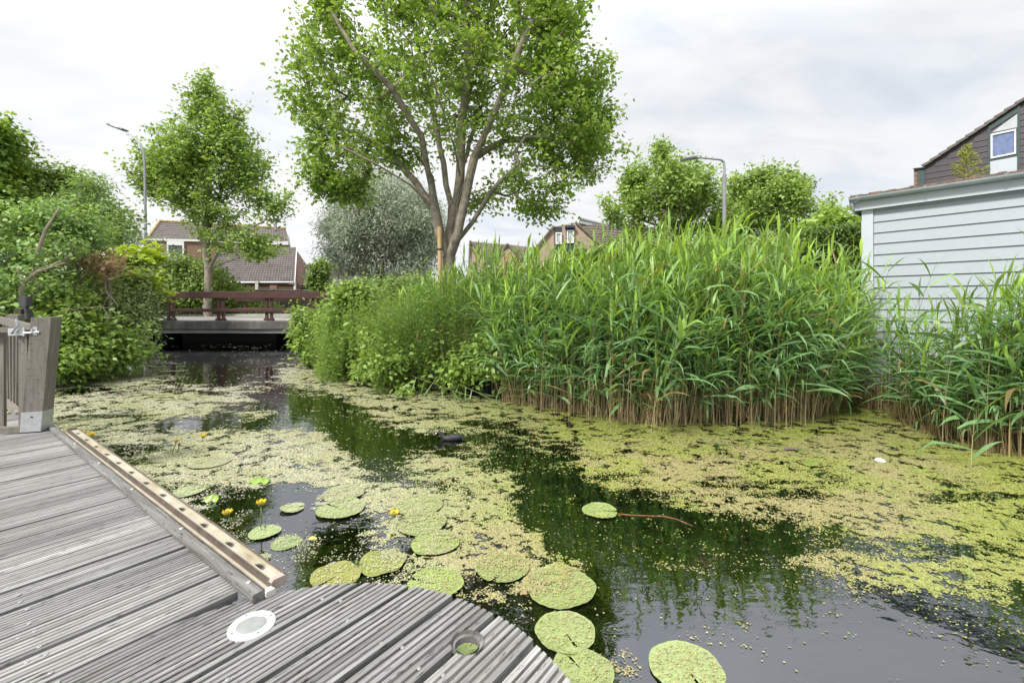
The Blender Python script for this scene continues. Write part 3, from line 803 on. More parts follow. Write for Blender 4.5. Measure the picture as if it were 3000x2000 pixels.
# small blue garden shed
h = thing('blue_garden_shed', at(1655, 900, 33) * (1, 1, 0) + (0, 0, 0.6), 'small dark blue boarded shed with pitched roof below the two windows', 'shed')
sp_ = [at(1625, 800, 33), at(1628, 783, 33), at(1650, 757, 33), at(1700, 757, 33), at(1704, 800, 33)]
m = MB(); m.slab([V3(sp_[0][0], 33, 0.5)] + sp_[1:4] + [V3(sp_[4][0], 33, 0.5)], (0, 1, 0), 2); m.build('wall', M['panel_blue'], h)
m = MB(); m.beam(at(1622, 790, 32.95), at(1650, 754, 32.95), 0.3, 0.14); tile_roof(m, at(1702, 770, 33), at(1655, 770, 33), at(1650, 753, 34), at(1700, 753, 34), 4, 8, 0.04, 0.05); m.build('roof', M['tile_far'], h)

# ------------------------------------------------------------------ grey shed on the right
SD = 7.0
C0 = at(2527, 886, SD)[:2]
SU = unit(np.array([0.613, -0.79])); SN = np.array([SU[1], -SU[0]])        # along the wall (towards us), outward
if SN[0] > 0: SN = -SN
u3, n3 = V3(*SU, 0), V3(*SN, 0)
def sw(u, z, out=0.0): return V3(*(C0 + SU * u + SN * out), z)
zb, zt = 0.33, bz(612, SD)
LEN = 4.6
h = thing('garden_shed', sw(2.0, zb, -1), 'pale grey weatherboard shed with zinc gutter at the water edge on the right', 'shed')
m = MB(); pz = 0.1632; zlow = zb - 0.02; nbd = int((zt - zlow) / pz) + 1
ztop_line = bz(624.5, SD) + 0.004
k0 = ztop_line
boards = []
z = k0
while z > zb: z -= pz
i = 0
while z < zt:
    z1 = min(z + pz, zt)
    zz = max(z, zb)
    pr = [(0.0, zz), (0.026, zz), (0.024, zz + 0.012), (0.008, z1 - 0.002), (0.0, z1 - 0.002)]
    m.prism(pr, sw(0.145, 0), sw(LEN, 0), n3, V3(0, 0, 1)); z += pz
m.build('siding', M['siding'], h)
m = MB(); m.box(sw(LEN / 2 + .02, (zb + zt) / 2, -1.2), (LEN - 0.06, 2.36, zt - zb - 0.01), (u3, n3, V3(0, 0, 1))); m.build('wall_core', M['under'], h)
m = MB(); m.box(sw(0.07, (zb + zt) / 2, 0.0), (0.14, 0.075, zt - zb), (u3, n3, V3(0, 0, 1)))
m.box(sw(-0.012, (zb + zt) / 2, -0.09), (0.024, 0.12, zt - zb - 0.01), (u3, n3, V3(0, 0, 1))); m.build('corner_board', M['trim'], h)
fz0, fz1 = bz(618, SD) - 0.0, bz(592, SD)
m = MB(); m.box(sw(LEN / 2 - 0.03, (fz0 + fz1) / 2, 0.085), (LEN + 0.12, 0.022, fz1 - fz0), (u3, n3, V3(0, 0, 1)))
m.box(sw(LEN / 2 - 0.03, fz0 + 0.012, 0.035), (LEN + 0.10, 0.07, 0.018), (u3, n3, V3(0, 0, 1)))
m.box(sw(-0.095, (fz0 + fz1) / 2 - 0.02, -0.65), (0.02, 1.46, fz1 - fz0 + 0.03), (u3, n3, V3(0, 0, 1))); m.build('fascia_board', M['trim'], h)
m = MB(); gr, gzc = 0.058, fz1 + 0.008
prof = [(gr * math.cos(t), gr * math.sin(t)) for t in np.linspace(math.pi, 2 * math.pi, 10)]; prof += [(gr + 0.006, 0.006), (gr - 0.004, 0.006)] + [((gr - 0.006) * math.cos(t), (gr - 0.006) * math.sin(t)) for t in np.linspace(2 * math.pi, math.pi, 10)] + [(-gr, 0.004)]
m.prism(prof[:10] + [(gr + .006, .006), (0, 0.0)], sw(-0.12, gzc + 0.045, 0.155), sw(LEN, gzc + 0.045, 0.155), n3, V3(0, 0, 1)); gut = m.build('gutter', M['zinc'], h)
for u in (-0.01, 0.76, 1.52, 2.28):
    m = MB(); m.prism([(x * 1.12, y * 1.12) for x, y in prof[:10]] + [(gr + .014, .018), (-gr - .01, .018)], sw(u - 0.018, gzc + 0.045, 0.155), sw(u + 0.018, gzc + 0.045, 0.155), n3, V3(0, 0, 1)); m.build('gutter_bracket', M['zinc'], gut)
m = MB()
rz_ = gzc + 0.065
nt = 60
for i in range(nt):
    u = -0.13 + (LEN + 0.1) * i / nt; du = (LEN + 0.1) / nt * 0.97
    j = 0.006 * math.sin(i * 2.3) + 0.004 * math.sin(i * 5.1)
    m.box(sw(u + du / 2, rz_ + 0.012 + j, 0.02), (du, 0.2, 0.032), (u3, n3, V3(0, 0, 1)))
m.build('roof_edge', M['roof_edge'], h)
m = MB(); m.slab([sw(-0.13, rz_ - .02, 0.05), sw(LEN, rz_ - .02, 0.05), sw(LEN, rz_ + 0.10, -2.5), sw(-0.13, rz_ + 0.10, -2.5)], (0, 0, 1), 0.03); m.build('roof', M['roof_edge'], h)
m = MB(); m.tube([sw(-0.10, gzc + 0.03, 0.15), sw(-0.10, gzc - 0.06, 0.13), sw(-0.10, gzc - 0.12, 0.10)], 0.03, 8); m.build('downpipe_stub', M['zinc'], h)
# platform beside the shed
h = thing('wooden_jetty', sw(0.5, 0.25, 0.5), 'grey wooden jetty running along the foot of the shed', 'jetty')
m = MB()
for i in range(5): m.beam(sw(-0.55, 0.30, 0.09 + i * 0.135), sw(LEN, 0.30, 0.09 + i * 0.135), 0.128, 0.035)
m.build('boards', M['platform'], h)
for u in (-0.3, 0.6, 1.5):
    m = MB(); m.tube([sw(u, -0.6, 0.62), sw(u, 0.28, 0.62)], 0.06, 8); m.build('pile', M['revet'], h)
m = MB(); m.beam(sw(-0.5, 0.235, 0.66), sw(LEN, 0.235, 0.66), 0.05, 0.09); m.build('edge_board', M['platform'], h)

# ------------------------------------------------------------------ dark gabled house behind the shed
HD = 13.0
c0 = at(2680, 886, HD)[:2]
def hw(x, y, out=0.0):
    "point on the gable plane seen at pixel x, y"
    r = np.array([(x - CX) / F, 1.0]); t = np.dot(c0, SN) / np.dot(r, SN)
    p = V3(*(r * t), EYE + (HY - y) / F * t)
    return p + n3 * out
h = thing('dark_gabled_house', V3(*(c0 + SU * 2), 0.6), 'dark plum boarded house with tall gable window rising behind the shed', 'house')
m = MB(); m.slab([V3(*hw(2689, 550)[:2], 0.6), hw(2689, 494), hw(2706, 490), hw(3140, 214), V3(*hw(3140, 600)[:2], 0.6)], -n3, 0.3); m.build('wall', M['plum'], h)
m = MB()
lx, rx = hw(2711, 600), hw(3100, 600)
z = hw(2706, 560)[2] - 2.0
while z < hw(2706, 490)[2] + 4:
    pa = hw(2711, 500); L = np.linalg.norm(rx[:2] - lx[:2])
    # start of the board under the sloping verge
    s0 = 0.0
    zc = hw(2706, 492)[2]
    slope = (hw(3000, 303)[2] - hw(2706, 492)[2]) / np.linalg.norm(hw(3000, 303)[:2] - hw(2706, 492)[:2])
    if z + 0.15 > zc: s0 = (z + 0.15 - zc) / slope
    if s0 < L - 0.1:
        m.prism([(0.0, 0.0), (0.024, 0.0), (0.020, 0.01), (0.008, 0.148), (0, 0.148)], V3(*lx[:2], z) + u3 * s0, V3(*lx[:2], z) + u3 * L, n3, V3(0, 0, 1))
    z += 0.155
m.build('cladding', M['plum'], h)
m = MB(); m.slab([hw(2680, 640), hw(2688.5, 640), hw(2688.5, 496), hw(2680, 496)], -n3, 0.25); 
for i in range(26):
    z = hw(2680, 545)[2] + i * 0.062
    if z < hw(2680, 500)[2]: m.box(V3(*hw(2684, 500)[:2], z) + n3 * 0.006, (0.10, 0.02, 0.05), (u3, n3, V3(0, 0, 1)))
m.build('brick_pier', M['brick'], h)
m = MB(); m.slab([hw(2688.5, 640, .03), hw(2710, 640, .03), hw(2710, 493, .03), hw(2688.5, 495, .03)], -n3, 0.05); m.slab([hw(2677, 497, .08), hw(2712, 493, .08), hw(2712, 490.5, .08), hw(2677, 494.5, .08)], -n3, 0.4); m.build('corner_board', M['darkgreen'], h)
m = MB(); vA, vB = hw(2704, 489.5), hw(3140, 200); N = 15
for i in range(N):
    a = vA + (vB - vA) * i / N; b = vA + (vB - vA) * (i + 1.1) / N
    e = unit(vB - vA); up = np.cross(n3, e); up = up if up[2] > 0 else -up
    m.slab([a + up * 0.055, b + up * 0.02, b - up * 0.035, a - up * 0.02], n3, 0.1)
m.build('verge_tiles', M['tile'], h)
m = MB(); up3 = V3(0, 0, 1)
vr = [vA, vB]; back = -n3 * 6
m.slab([vA, vB, vB + back, vA + back], up3, 0.06); m.build('roof', M['tile'], h)
# gable window
m = MB()
m.slab([hw(2896, 372, .035), hw(2989, 308, .035), hw(2989, 326, .035), hw(2896, 386, .035)], -n3, 0.06)
m.slab([hw(2896, 380, .04), hw(2903, 376, .04), hw(2900, 560, .04), hw(2892, 560, .04)], -n3, 0.06)
m.slab([hw(2981, 326, .042), hw(2989, 322, .042), hw(2988, 560, .042), hw(2980, 560, .042)], -n3, 0.06)
m.slab([hw(2903, 390, .038), hw(2981, 374, .038), hw(2981, 381, .038), hw(2903, 396, .038)], -n3, 0.06)
m.slab([hw(2901, 466, .038), hw(2981, 451, .038), hw(2981, 458, .038), hw(2901, 473, .038)], -n3, 0.06)
wf = m.build('window', M['darkgreen'], h)
m = MB(); m.slab([hw(2904, 391, .03), hw(2981, 375, .03), hw(2981, 334, .03)], -n3, 0.03); m.build('pane', M['curtain'], wf)
m = MB(); m.slab([hw(2905, 464, .03), hw(2976, 450, .03), hw(2977, 380, .03), hw(2906, 395, .03)], -n3, 0.03); m.build('pane', M['net'], wf)
m = MB()
for a, b, c, d in ((2903, 2908.5, 395, 466), (2972.5, 2977.5, 380, 452)): m.slab([hw(a, d, .055), hw(b, d, .055), hw(b, c, .055), hw(a, c, .055)], -n3, 0.05)
m.slab([hw(2903, 399.5, .056), hw(2977.5, 383.5, .056), hw(2977.5, 378.5, .056), hw(2903, 394.5, .056)], -n3, 0.05)
m.slab([hw(2903, 466.5, .056), hw(2977.5, 451.5, .056), hw(2977.5, 447, .056), hw(2903, 462, .056)], -n3, 0.05)
m.build('sash', M['white'], wf)
m = MB(); m.slab([hw(2901, 560, .03), hw(2980, 560, .03), hw(2980, 458, .03), hw(2901, 473, .03)], -n3, 0.03); m.build('lower_panel', M['trim'], wf)

# ------------------------------------------------------------------ revetment along the far bank
RV = [(-6.2, 15.3), (-4.35, 10.3), (-1.75, 7.65), (-0.35, 6.85), (0.8, 7.4), (3.0, 8.1), (4.6, 7.75)]
h = thing('bank_revetment', V3(-1.7, 7.7, 0), 'black timber boards and round piles holding up the reedy bank', 'bank edging')
m = MB()
for a, b in zip(RV[:-1], RV[1:]):
    for i, z in enumerate((0.31, 0.19, 0.07, -0.05)): m.beam(V3(*a, z), V3(*b, z), 0.04, 0.11)
m.build('boards', M['revet'], h)
for a, b in zip(RV[:-1], RV[1:]):
    a, b = np.array(a), np.array(b); L = np.linalg.norm(b - a); n = max(1, int(L / 1.1)); e = unit(b - a); o = np.array([e[1], -e[0]])
    if o[1] > 0: o = -o
    for i in range(n):
        p = a + (b - a) * (i + 0.5) / n + o * 0.085
        m = MB(); m.tube([V3(*p, -0.7), V3(*p, 0.40)], 0.065, 10); m.build('pile', M['revet'], h)

# ------------------------------------------------------------------ street lamps
def lamp(label, d, pts, base_y, rad, head):
    P = [at(*p, d) for p in pts]
    zb = float(ground_z(P[0][0], d)) if not (-13 < P[0][0] < -4 and d < 22) else ZD
    r = thing('street_lamp', (P[0][0], d, zb), label, 'street lamp', 'street lamps')
    m = MB(); j = at(*base_y, d)
    m.tube([V3(P[0][0], d, zb), V3(P[0][0], d, zb + .3), j], [rad * 1.25, rad * 1.25, rad], 12); m.build('pole', M['lamp'], r)
    m = MB(); m.tube([j + (0, 0, -0.02), j + (0, 0, 0.06), j + (0, 0, 0.07)] , rad * 1.05, 12); m.build('collar', M['lamp'], r)
    arm = [j] + [at(*p[:2], d + (p[2] if len(p) > 2 else 0)) for p in pts[1:]]
    m = MB(); A = np.array(arm); tt = np.linspace(0, len(A) - 1, 40)
    from numpy import interp
    S = np.c_[interp(tt, range(len(A)), A[:, 0]), interp(tt, range(len(A)), A[:, 1]), interp(tt, range(len(A)), A[:, 2])]
    for _ in range(3): S[1:-1] = (S[:-2] + 2 * S[1:-1] + S[2:]) / 4
    m.tube(S, np.linspace(rad * 0.8, rad * 0.5, 40), 10); m.build('arm', M['lamp'], r)
    head(r, S[-1], unit(S[-1] - S[-4]))
    return r
def head_plate(r, p, dv, L, W, tilt):
    a = unit(V3(dv[0], dv[1], tilt)); b = unit(np.cross(V3(0, 0, 1), a)); c = np.cross(a, b)
    out = [(-0.06, 0.05), (0.10, 0.42), (0.30, 0.5), (0.72, 0.48), (1.0, 0.36), (1.0, -0.36), (0.72, -0.48), (0.30, -0.5), (0.10, -0.42), (-0.06, -0.05)]
    m = MB(); top = [p + a * x * L + b * y * W * 0.9 + c * 0.045 for x, y in out]; mid = [p + a * x * L + b * y * W for x, y in out]; bot = [p + a * x * L + b * y * W * 0.93 - c * 0.03 for x, y in out]
    n = len(out); v = bot + mid + top
    f = [tuple(range(n))[::-1], tuple(range(2 * n, 3 * n))] + [(k * n + i, k * n + (i + 1) % n, (k + 1) * n + (i + 1) % n, (k + 1) * n + i) for k in range(2) for i in range(n)]
    m.add(v, f); hd = m.build('lamp_head', M['lamp_head'], r)
    m = MB(); m.slab([p + a * x * L + b * y * W - c * 0.031 for x, y in ((0.35, 0.36), (0.9, 0.28), (0.9, -0.28), (0.35, -0.36))], -c, 0.008); m.build('lens', M['lampglass'], hd)
lamp('tall grey street lamp with drooping arm beside the bridge and slim maple', 17.6, [(428, 940), (427, 690), (424, 490), (422, 450), (412, 425), (390, 400), (372, 385)], (427, 688), 0.062, lambda r, p, d: head_plate(r, p, V3(-1, 0.02, 0), 0.72, 0.40, 0.36))
lamp('grey street lamp with square-bent arm above the tall reeds', 16.0, [(2122, 940), (2122, 520), (2122, 490), (2121, 474), (2112, 468), (2090, 466), (2060, 463), (2040, 462)], (2122, 517), 0.058, lambda r, p, d: head_plate(r, p, V3(-1, -0.05, 0), 0.54, 0.26, -0.18))
#@@PART3
# ------------------------------------------------------------------ wooden deck
DANG = math.atan2(0.802, 0.598)
DP = V3(math.cos(DANG), math.sin(DANG), 0); DQ = V3(-DP[1], DP[0], 0); DZ = 0.4
def dl(s, t, z=0.0): return DP * s + DQ * t + V3(0, 0, DZ + z)
def st(x, y, z=0.0):
    p = gz(x, y, DZ + z); return float(p @ DP), float(p @ DQ)
CS, CT, CR = 0.370, 0.937, 0.777
HS, HT, HR, HL = 1.003, 0.912, 0.049, 0.037
gaps = [0.755 - 0.162 * k for k in range(11, 0, -1)] + [0.755, 0.92, 1.088, 1.252, 1.408, 1.557, 1.709, 1.871, 2.031, 2.196, 2.352, 2.507] + [2.507 + 0.162 * k for k in range(1, 23)]
wide = {2.196: 0.013, 0.755: 0.009, 0.92: 0.009, 1.088: 0.009, 1.252: 0.009, 1.408: 0.008}
deck = thing('wooden_deck', (0, 0, DZ), 'weathered grey grooved deck with rounded corner in the foreground', 'deck', None, DANG)
rd = np.random.default_rng(3)
def s_end(t):
    if t > 4.93: return 0.765
    if t > 1.709: return 0.705
    if t > 0.16: return CS + math.sqrt(max(0.0, CR * CR - (t - CT) ** 2))
    return 0.32
m = MB()
S0, TH = -1.7, 0.030
for i in range(len(gaps) - 1):
    ga, gb = gaps[i], gaps[i + 1]
    a = ga + wide.get(ga, 0.005); b = gb - wide.get(gb, 0.005)
    nr = int(rd.integers(6, 8)) if ga < 1.5 else int(rd.integers(8, 10))
    pitch = (b - a) / nr; gw = pitch * (0.38 if nr < 8 else 0.32); dep = 0.012 if nr < 8 else 0.008
    dz0, tilt = rd.normal() * 0.0012, rd.normal() * 0.006
    pr = [(a, -TH)]
    for r_ in range(nr):
        x0, x1 = a + r_ * pitch + gw / 2, a + (r_ + 1) * pitch - gw / 2
        if r_ == 0: x0 = a + 0.001
        if r_ == nr - 1: x1 = b - 0.001
        pr += [(x0, -0.0012), (x0 + 0.0014, 0.0), (x1 - 0.0014, 0.0), (x1, -0.0012)]
        if r_ < nr - 1:
            pr += [(x1 + gw * 0.25, -dep), (x1 + gw * 0.75, -dep)]
    pr += [(b, -TH)]
    near_hole = a - 0.01 < HT + HR and b + 0.01 > HT - HR
    if near_hole:                                   # more points across the round cut-out
        q = [pr[0]]
        for (t0, z0), (t1, z1) in zip(pr[:-1], pr[1:]):
            k_ = max(1, int(abs(t1 - t0) / 0.0025)) if abs(t1 - t0) < 0.1 else 1
            q += [(t0 + (t1 - t0) * j / k_, z0 + (z1 - z0) * j / k_) for j in range(1, k_ + 1)]
        pr = q
    en_j = rd.normal() * 0.004 if ga < 1.6 else 0
    lo, hi, hA, hB, inh = [], [], [], [], []
    for t, z in pr:
        e = s_end(t if abs(t - CT) < CR - 0.001 else t) + en_j
        zz = z + dz0 + tilt * (t - (a + b) / 2)
        lo.append((S0, t, zz)); hi.append((e, t, zz))
        ih = abs(t - HT) < HR and near_hole
        w_ = math.sqrt(max(0, HR ** 2 - (t - HT) ** 2)) if ih else 0
        hA.append((HS - w_, t, zz)); hB.append((HS + w_, t, zz)); inh.append(ih)
    n = len(pr); L = np.array(lo + hA + hB + hi); f = []
    for j in range(n - 1):
        if near_hole and (inh[j] or inh[j + 1]):
            f += [(j, j + 1, n + j + 1, n + j), (2 * n + j, 2 * n + j + 1, 3 * n + j + 1, 3 * n + j)]
        else:
            f.append((j, j + 1, 3 * n + j + 1, 3 * n + j))
    # closed end grain
    f.append(tuple(3 * n + j for j in range(n)))
    f.append((0, n - 1, 3 * n + n - 1, 3 * n)) if not near_hole else None
    m.add(L, [tuple(q) for q in f])
m.build('decking', M['deck'], deck, local=True)
m = MB()
c = V3(HS, HT, 0)
m.lathe([(HR, 0.001), (HR, -0.011), (HL, -0.011), (HL, -TH)], c, n=40); m.f = [q for q in m.f if len(q) == 4]
m.build('cut_out', M['beam'], deck, local=True)
m = MB()
for s_ in (0.10, -0.55, -1.2): m.box(V3(s_, 2.3, -0.075), (0.05, 6.4, 0.085))
m.box(V3(0.66, 3.35, -0.075), (0.05, 3.3, 0.085))
m.box(V3(0.62, 0.86, -0.075), (0.05, 1.15, 0.085)); m.box(V3(0.88, 0.98, -0.075), (0.05, 0.9, 0.085))
m.build('joists', M['under'], deck, local=True)
for s_, t_ in ((0.6, 3.4), (0.6, 2.0), (0.62, 0.6), (0.1, 0.0), (0.1, 4.8)):
    m = MB(); m.box(V3(s_, t_, -0.6), (0.09, 0.09, 1.0)); m.build('support_post', M['under'], deck, local=True)
spx = [(700 + x / 2.613, 1400 + y / 2.613) for x, y in ((637, 922), (778, 937), (833, 1087), (995, 1105), (1089, 1262), (1251, 1293), (1377, 1453), (1563, 1505))]
spx += [(x / 2.613, 1400 + y / 2.613) for x, y in ((60, 835), (155, 945), (210, 1000), (225, 1110), (265, 1170), (300, 1290), (350, 1348), (388, 1488), (440, 1560), (1740, 1540), (145, 890), (145, 1220), (205, 1405), (5, 720))]
m = MB(); m.lathe([(0.0055, -0.002), (0.0055, 0.0010), (0.0045, 0.0016), (0.0022, 0.0016), (0.0018, -0.0006)], (0, 0, 0), n=14)
s0_ = None
for x, y in spx:
    s_, t_ = st(x, y)
    if s0_ is None: s0_ = o = m.build('screw', M['screw'], deck, local=True)
    else: o = s0_.copy(); COL.objects.link(o)
    o.location = (s_, t_, 0.0)

# round deck light
ls, lt = st(738, 1832)
lr = thing('deck_light', dl(ls, lt), 'round recessed deck light with white metal ring', 'light', None, DANG + R(38))
m = MB(); m.lathe([(0.066, -0.004), (0.066, 0.003), (0.063, 0.0055), (0.043, 0.0055), (0.041, 0.002), (0.041, -0.03)], (0, 0, 0), n=56); m.build('ring', M['alu'], lr, local=True, smooth=False)
m = MB(); m.lathe([(0.0425, -0.004), (0.0425, 0.0032), (0.036, 0.0042), (0.0, 0.0045)], (0, 0, 0), n=48); m.build('lens', M['frost'], lr, local=True, smooth=True)
for a in (45, 135, 225, 315):
    m = MB(); m.lathe([(0.0032, 0.004), (0.0032, 0.0064), (0.001, 0.0064)], (0.0545 * math.cos(R(a)), 0.0545 * math.sin(R(a)), 0), n=10); m.build('screw', M['ladder_dark'], lr, local=True)

# old timber lying along the deck edge
bt = thing('timber_beam', dl(0.73, 3.4), 'rough grey timber lying along the deck edge beside the ladder', 'beam', None, DANG + R(90))
m = MB(); N = 90; ts = np.linspace(1.60, 5.28, N); V = []
for i, t in enumerate(ts):
    e = 0.004 * (fbm(np.array([t * 6]), np.array([1.0]))[0] - 0.5) * 2; e2 = 0.006 * (fbm(np.array([t * 9]), np.array([7.0]))[0] - 0.5) * 2
    pr = [(0.703, 0.0), (0.7015, 0.012), (0.706, 0.013), (0.7055, 0.017), (0.703 + e2, 0.019 + e * .6), (0.707 + e2, 0.026 + e * .6), (0.722, 0.028 + e2 * .3), (0.736 + e, 0.027), (0.740 + e, 0.023), (0.740, 0.0)]
    V += [dl(s_, t, z_ + 0.001) for s_, z_ in pr]
k_ = len(pr)
f = [(i * k_ + j, i * k_ + (j + 1) % k_, (i + 1) * k_ + (j + 1) % k_, (i + 1) * k_ + j) for i in range(N - 1) for j in range(k_)] + [tuple(range(k_))[::-1], tuple(range((N - 1) * k_, N * k_))]
m.add(V, f); m.build('timber', M['beam'], bt)
for x, y in ((365, 1427), (498, 1545), (704, 1699), (267, 1351), (196, 1295)):
    s_, t_ = st(x, y, 0.05); s_ = 0.727
    m = MB(); m.lathe([(0.008, 0.0), (0.008, 0.006), (0.006, 0.008)], dl(s_, t_, 0.026), n=6); m.build('bolt', M['screw'], bt)

# ladder on its edge beside the deck
ld = thing('ladder', dl(0.79, 3.2, 0), 'stained metal ladder lying on its edge along the deck, rung ends showing', 'ladder', None, DANG + R(90))
T0, T1 = 1.632, 4.83
def channel(name, s0, s1, z, lip, mat, t0, t1):
    m = MB()
    pr = [(s0, z - 0.004), (s1, z - 0.004), (s1, z + lip), (s1 - 0.003, z + lip), (s1 - 0.004, z), (s0 + 0.004, z), (s0 + 0.003, z + lip), (s0, z + lip)]
    m.prism(pr, DQ * t0 + V3(0, 0, DZ), DQ * t1 + V3(0, 0, DZ), DP, V3(0, 0, 1)); return m.build(name, mat, ld)
rail = channel('rail', 0.7765, 0.826, 0.022, 0.009, M['ladder'], T0, T1)
rail2 = channel('rail', 0.7425, 0.7755, 0.010, 0.003, M['ladder'], 1.60, 4.80)
m = MB(); m.prism([(0.8262, 0.004), (0.8290, 0.004), (0.8290, 0.0345), (0.8215, 0.0345), (0.8215, 0.0315), (0.8262, 0.031)], DQ * T0 + V3(0, 0, DZ), DQ * T1 + V3(0, 0, DZ), DP, V3(0, 0, 1))
m.prism([(0.7742, 0.020), (0.7795, 0.020), (0.7795, 0.0325), (0.7742, 0.0325)], DQ * (T0 + .01) + V3(0, 0, DZ), DQ * T1 + V3(0, 0, DZ), DP, V3(0, 0, 1)); m.prism([(0.7412, 0.004), (0.7450, 0.004), (0.7450, 0.0265), (0.7412, 0.0265)], DQ * 1.605 + V3(0, 0, DZ), DQ * 4.8 + V3(0, 0, DZ), DP, V3(0, 0, 1)); m.prism([(0.7700, 0.006), (0.7740, 0.006), (0.7740, 0.0255), (0.7700, 0.0255)], DQ * 1.605 + V3(0, 0, DZ), DQ * 4.8 + V3(0, 0, DZ), DP, V3(0, 0, 1)); m.build('lip_edge', M['ladder_dark'], ld)
t_ = 1.763
while t_ < T1 - 0.05:
    def dshape(r, q=16): return [(0.794 + r * 1.2 * math.sin(a), t_ + r * 1.7 * math.cos(a)) for a in np.linspace(0, math.pi, q)]
    m = MB()
    for r0, r1, z in ((0.0150, 0.0130, 0.0235), (0.0185, 0.0172, 0.0230)):
        A_, B_ = dshape(r0), dshape(r1)
        v = [dl(*p, z) for p in A_] + [dl(*p, z + 0.0008) for p in B_] ; n = len(A_)
        m.add(v, [(i, i + 1, n + i + 1, n + i) for i in range(n - 1)])
    m.build('rung_rim', M['ladder_dark'], ld)
    m = MB(); m.slab([dl(*p, 0.0224) for p in dshape(0.0125)], (0, 0, 1), 0.0006); m.build('rung_hole_shade', M['under'], ld)  # flat dark plate painting the shade inside the open rung end
    m = MB(); m.slab([dl(s_, t2, -0.30) for s_, t2 in dshape(0.0135)], (0, 0, 1), 0.31); m.build('rung', M['ladder'], ld)
    t_ += 0.2615
channel('lower_rail', 0.7765, 0.826, -0.31, 0.011, M['ladder'], T0, T1)
m = MB(); m.beam(dl(0.8015, T0 - 0.012, 0.016), dl(0.8015, T0 + 0.010, 0.016), 0.056, 0.034, bev=0.008); m.build('end_cap', M['cap'], ld)
m = MB(); m.beam(dl(0.759, 1.590, 0.010), dl(0.759, 1.615, 0.010), 0.033, 0.022, bev=0.004); m.build('end_cap', M['cream'], ld)
m = MB(); m.beam(dl(0.80, 4.84, 0.02), dl(0.80, 4.80, 0.02), 0.055, 0.03, bev=0.006); m.build('end_cap', M['ladder_dark'], ld)
# steel strips standing in the water beside the ladder
for (x, y), lab in (((277, 1298), 'rusty steel strip standing in duckweed halfway along the ladder'), ((678, 1568), 'blue-grey steel strip standing in water near the ladder end')):
    p = gz(x, y, DZ + 0.0); s_, t_ = float(p @ DP), float(p @ DQ); s_ = 0.845
    p = DP * s_ + DQ * t_
    o = thing('steel_strip', V3(p[0], p[1], 0), lab, 'metal post', 'steel strips beside the ladder')
    m = MB(); m.beam(V3(p[0], p[1], -0.5), V3(p[0], p[1], DZ + 0.016), 0.008, 0.028, DP, 0.002); m.build('strip', M['rust'], o)

# ------------------------------------------------------------------ fence, gate and latch at the left edge
PD = 3.56
fx = unit(V3(1, 0.28, 0)); fy = V3(-fx[1], fx[0], 0)
pb, ptp = at(107, 1258, PD), at(137, 929, PD)
po = thing('fence_post', (pb[0], PD, DZ), 'thick square grey fence post leaning right, with steel foot', 'post')
e = unit(ptp - pb)
m = MB(); b0 = pb - e * 0.0
m.slab([b0 + fx * -.062 + fy * -.062 + e * 0.13, b0 + fx * .062 + fy * -.062 + e * 0.13, b0 + fx * .062 + fy * .062 + e * 0.13, b0 + fx * -.062 + fy * .062 + e * 0.13], e, np.linalg.norm(ptp - pb) - 0.13); m.build('timber', M['post'], po)
m = MB(); m.slab([b0 + fx * -.066 + fy * -.066, b0 + fx * .064 + fy * -.066, b0 + fx * .064 + fy * .064, b0 + fx * -.066 + fy * .064], e, 0.152); ft = m.build('steel_foot', M['galv'], po)
m = MB(); m.ball(b0 + e * 0.115 - fy * 0.067 + fx * 0.0, (0.009, 0.005, 0.007), 8, 6); m.build('bolt', M['black'], ft)
sp0, sp1 = at(118, 979, PD), at(128, 955, PD)
m = MB(); q = at(122, 967, PD) - fy * 0.068; m.box(q, (0.026, 0.006, 0.066), (fx, fy, V3(0, 0, 1))); m.box(q - fx * .014 - fy * 0.006, (0.008, 0.02, 0.03), (fx, fy, V3(0, 0, 1))); sk = m.build('strike_plate', M['galv'], po)
gd = 3.50
gt = thing('garden_gate', at(60, 1262, gd), 'grey slatted wooden gate with galvanised latch at the left edge', 'gate')
m = MB(); m.slab([at(54, 1262, gd), at(82, 1262, gd), at(79, 966, gd), at(54, 966, gd)], fy, 0.06); m.build('stile', M['post'], gt)
m = MB(); m.slab([at(-60, 976, gd), at(24, 973, gd), at(24, 959, gd), at(-60, 960, gd)], fy, 0.05); m.build('top_rail', M['post'], gt)
m = MB(); m.slab([at(-60, 1275, gd - .02), at(55.5, 1268, gd - .02), at(55.5, 1250, gd - .02), at(-60, 1256, gd - .02)], fy, 0.05); m.build('bottom_rail', M['post'], gt)
for x0, x1 in ((-40, -14), (-4, 11)):
    m = MB(); m.slab([at(x0, 1256, gd + .06), at(x1, 1256, gd + .06), at(x1 - 1, 974, gd + .06), at(x0, 974, gd + .06)], fy, 0.03); m.build('slat', M['post'], gt)
m = MB(); m.slab([at(23, 983, gd - .02), at(70, 982, gd - .02), at(70, 960.5, gd - .02), at(23, 961, gd - .02)], fy, 0.006)
m.slab([at(66, 984, gd - .03), at(71, 984, gd - .03), at(71, 959.5, gd - .03), at(66, 959.5, gd - .03)], fy, 0.012); lp = m.build('latch_plate', M['galv'], gt)
m = MB(); m.tube([at(36, 974, gd - .035), at(46, 962, gd - .035), at(52, 953, gd - .035), at(50, 943, gd - .035), at(48, 934, gd - .035)], [0.011, 0.011, 0.012, 0.012, 0.011], 8, True, 0.45); m.build('lever', M['galv'], lp)
m = MB(); m.tube([at(70, 975.5, gd - .03), at(116, 972.5, gd + 0.0)], 0.0085, 8); m.build('bolt', M['galv'], lp)
m = MB(); m.ball(at(36, 975, gd - .045), 0.009, 8, 6); m.build('pivot', M['ladder_dark'], lp)
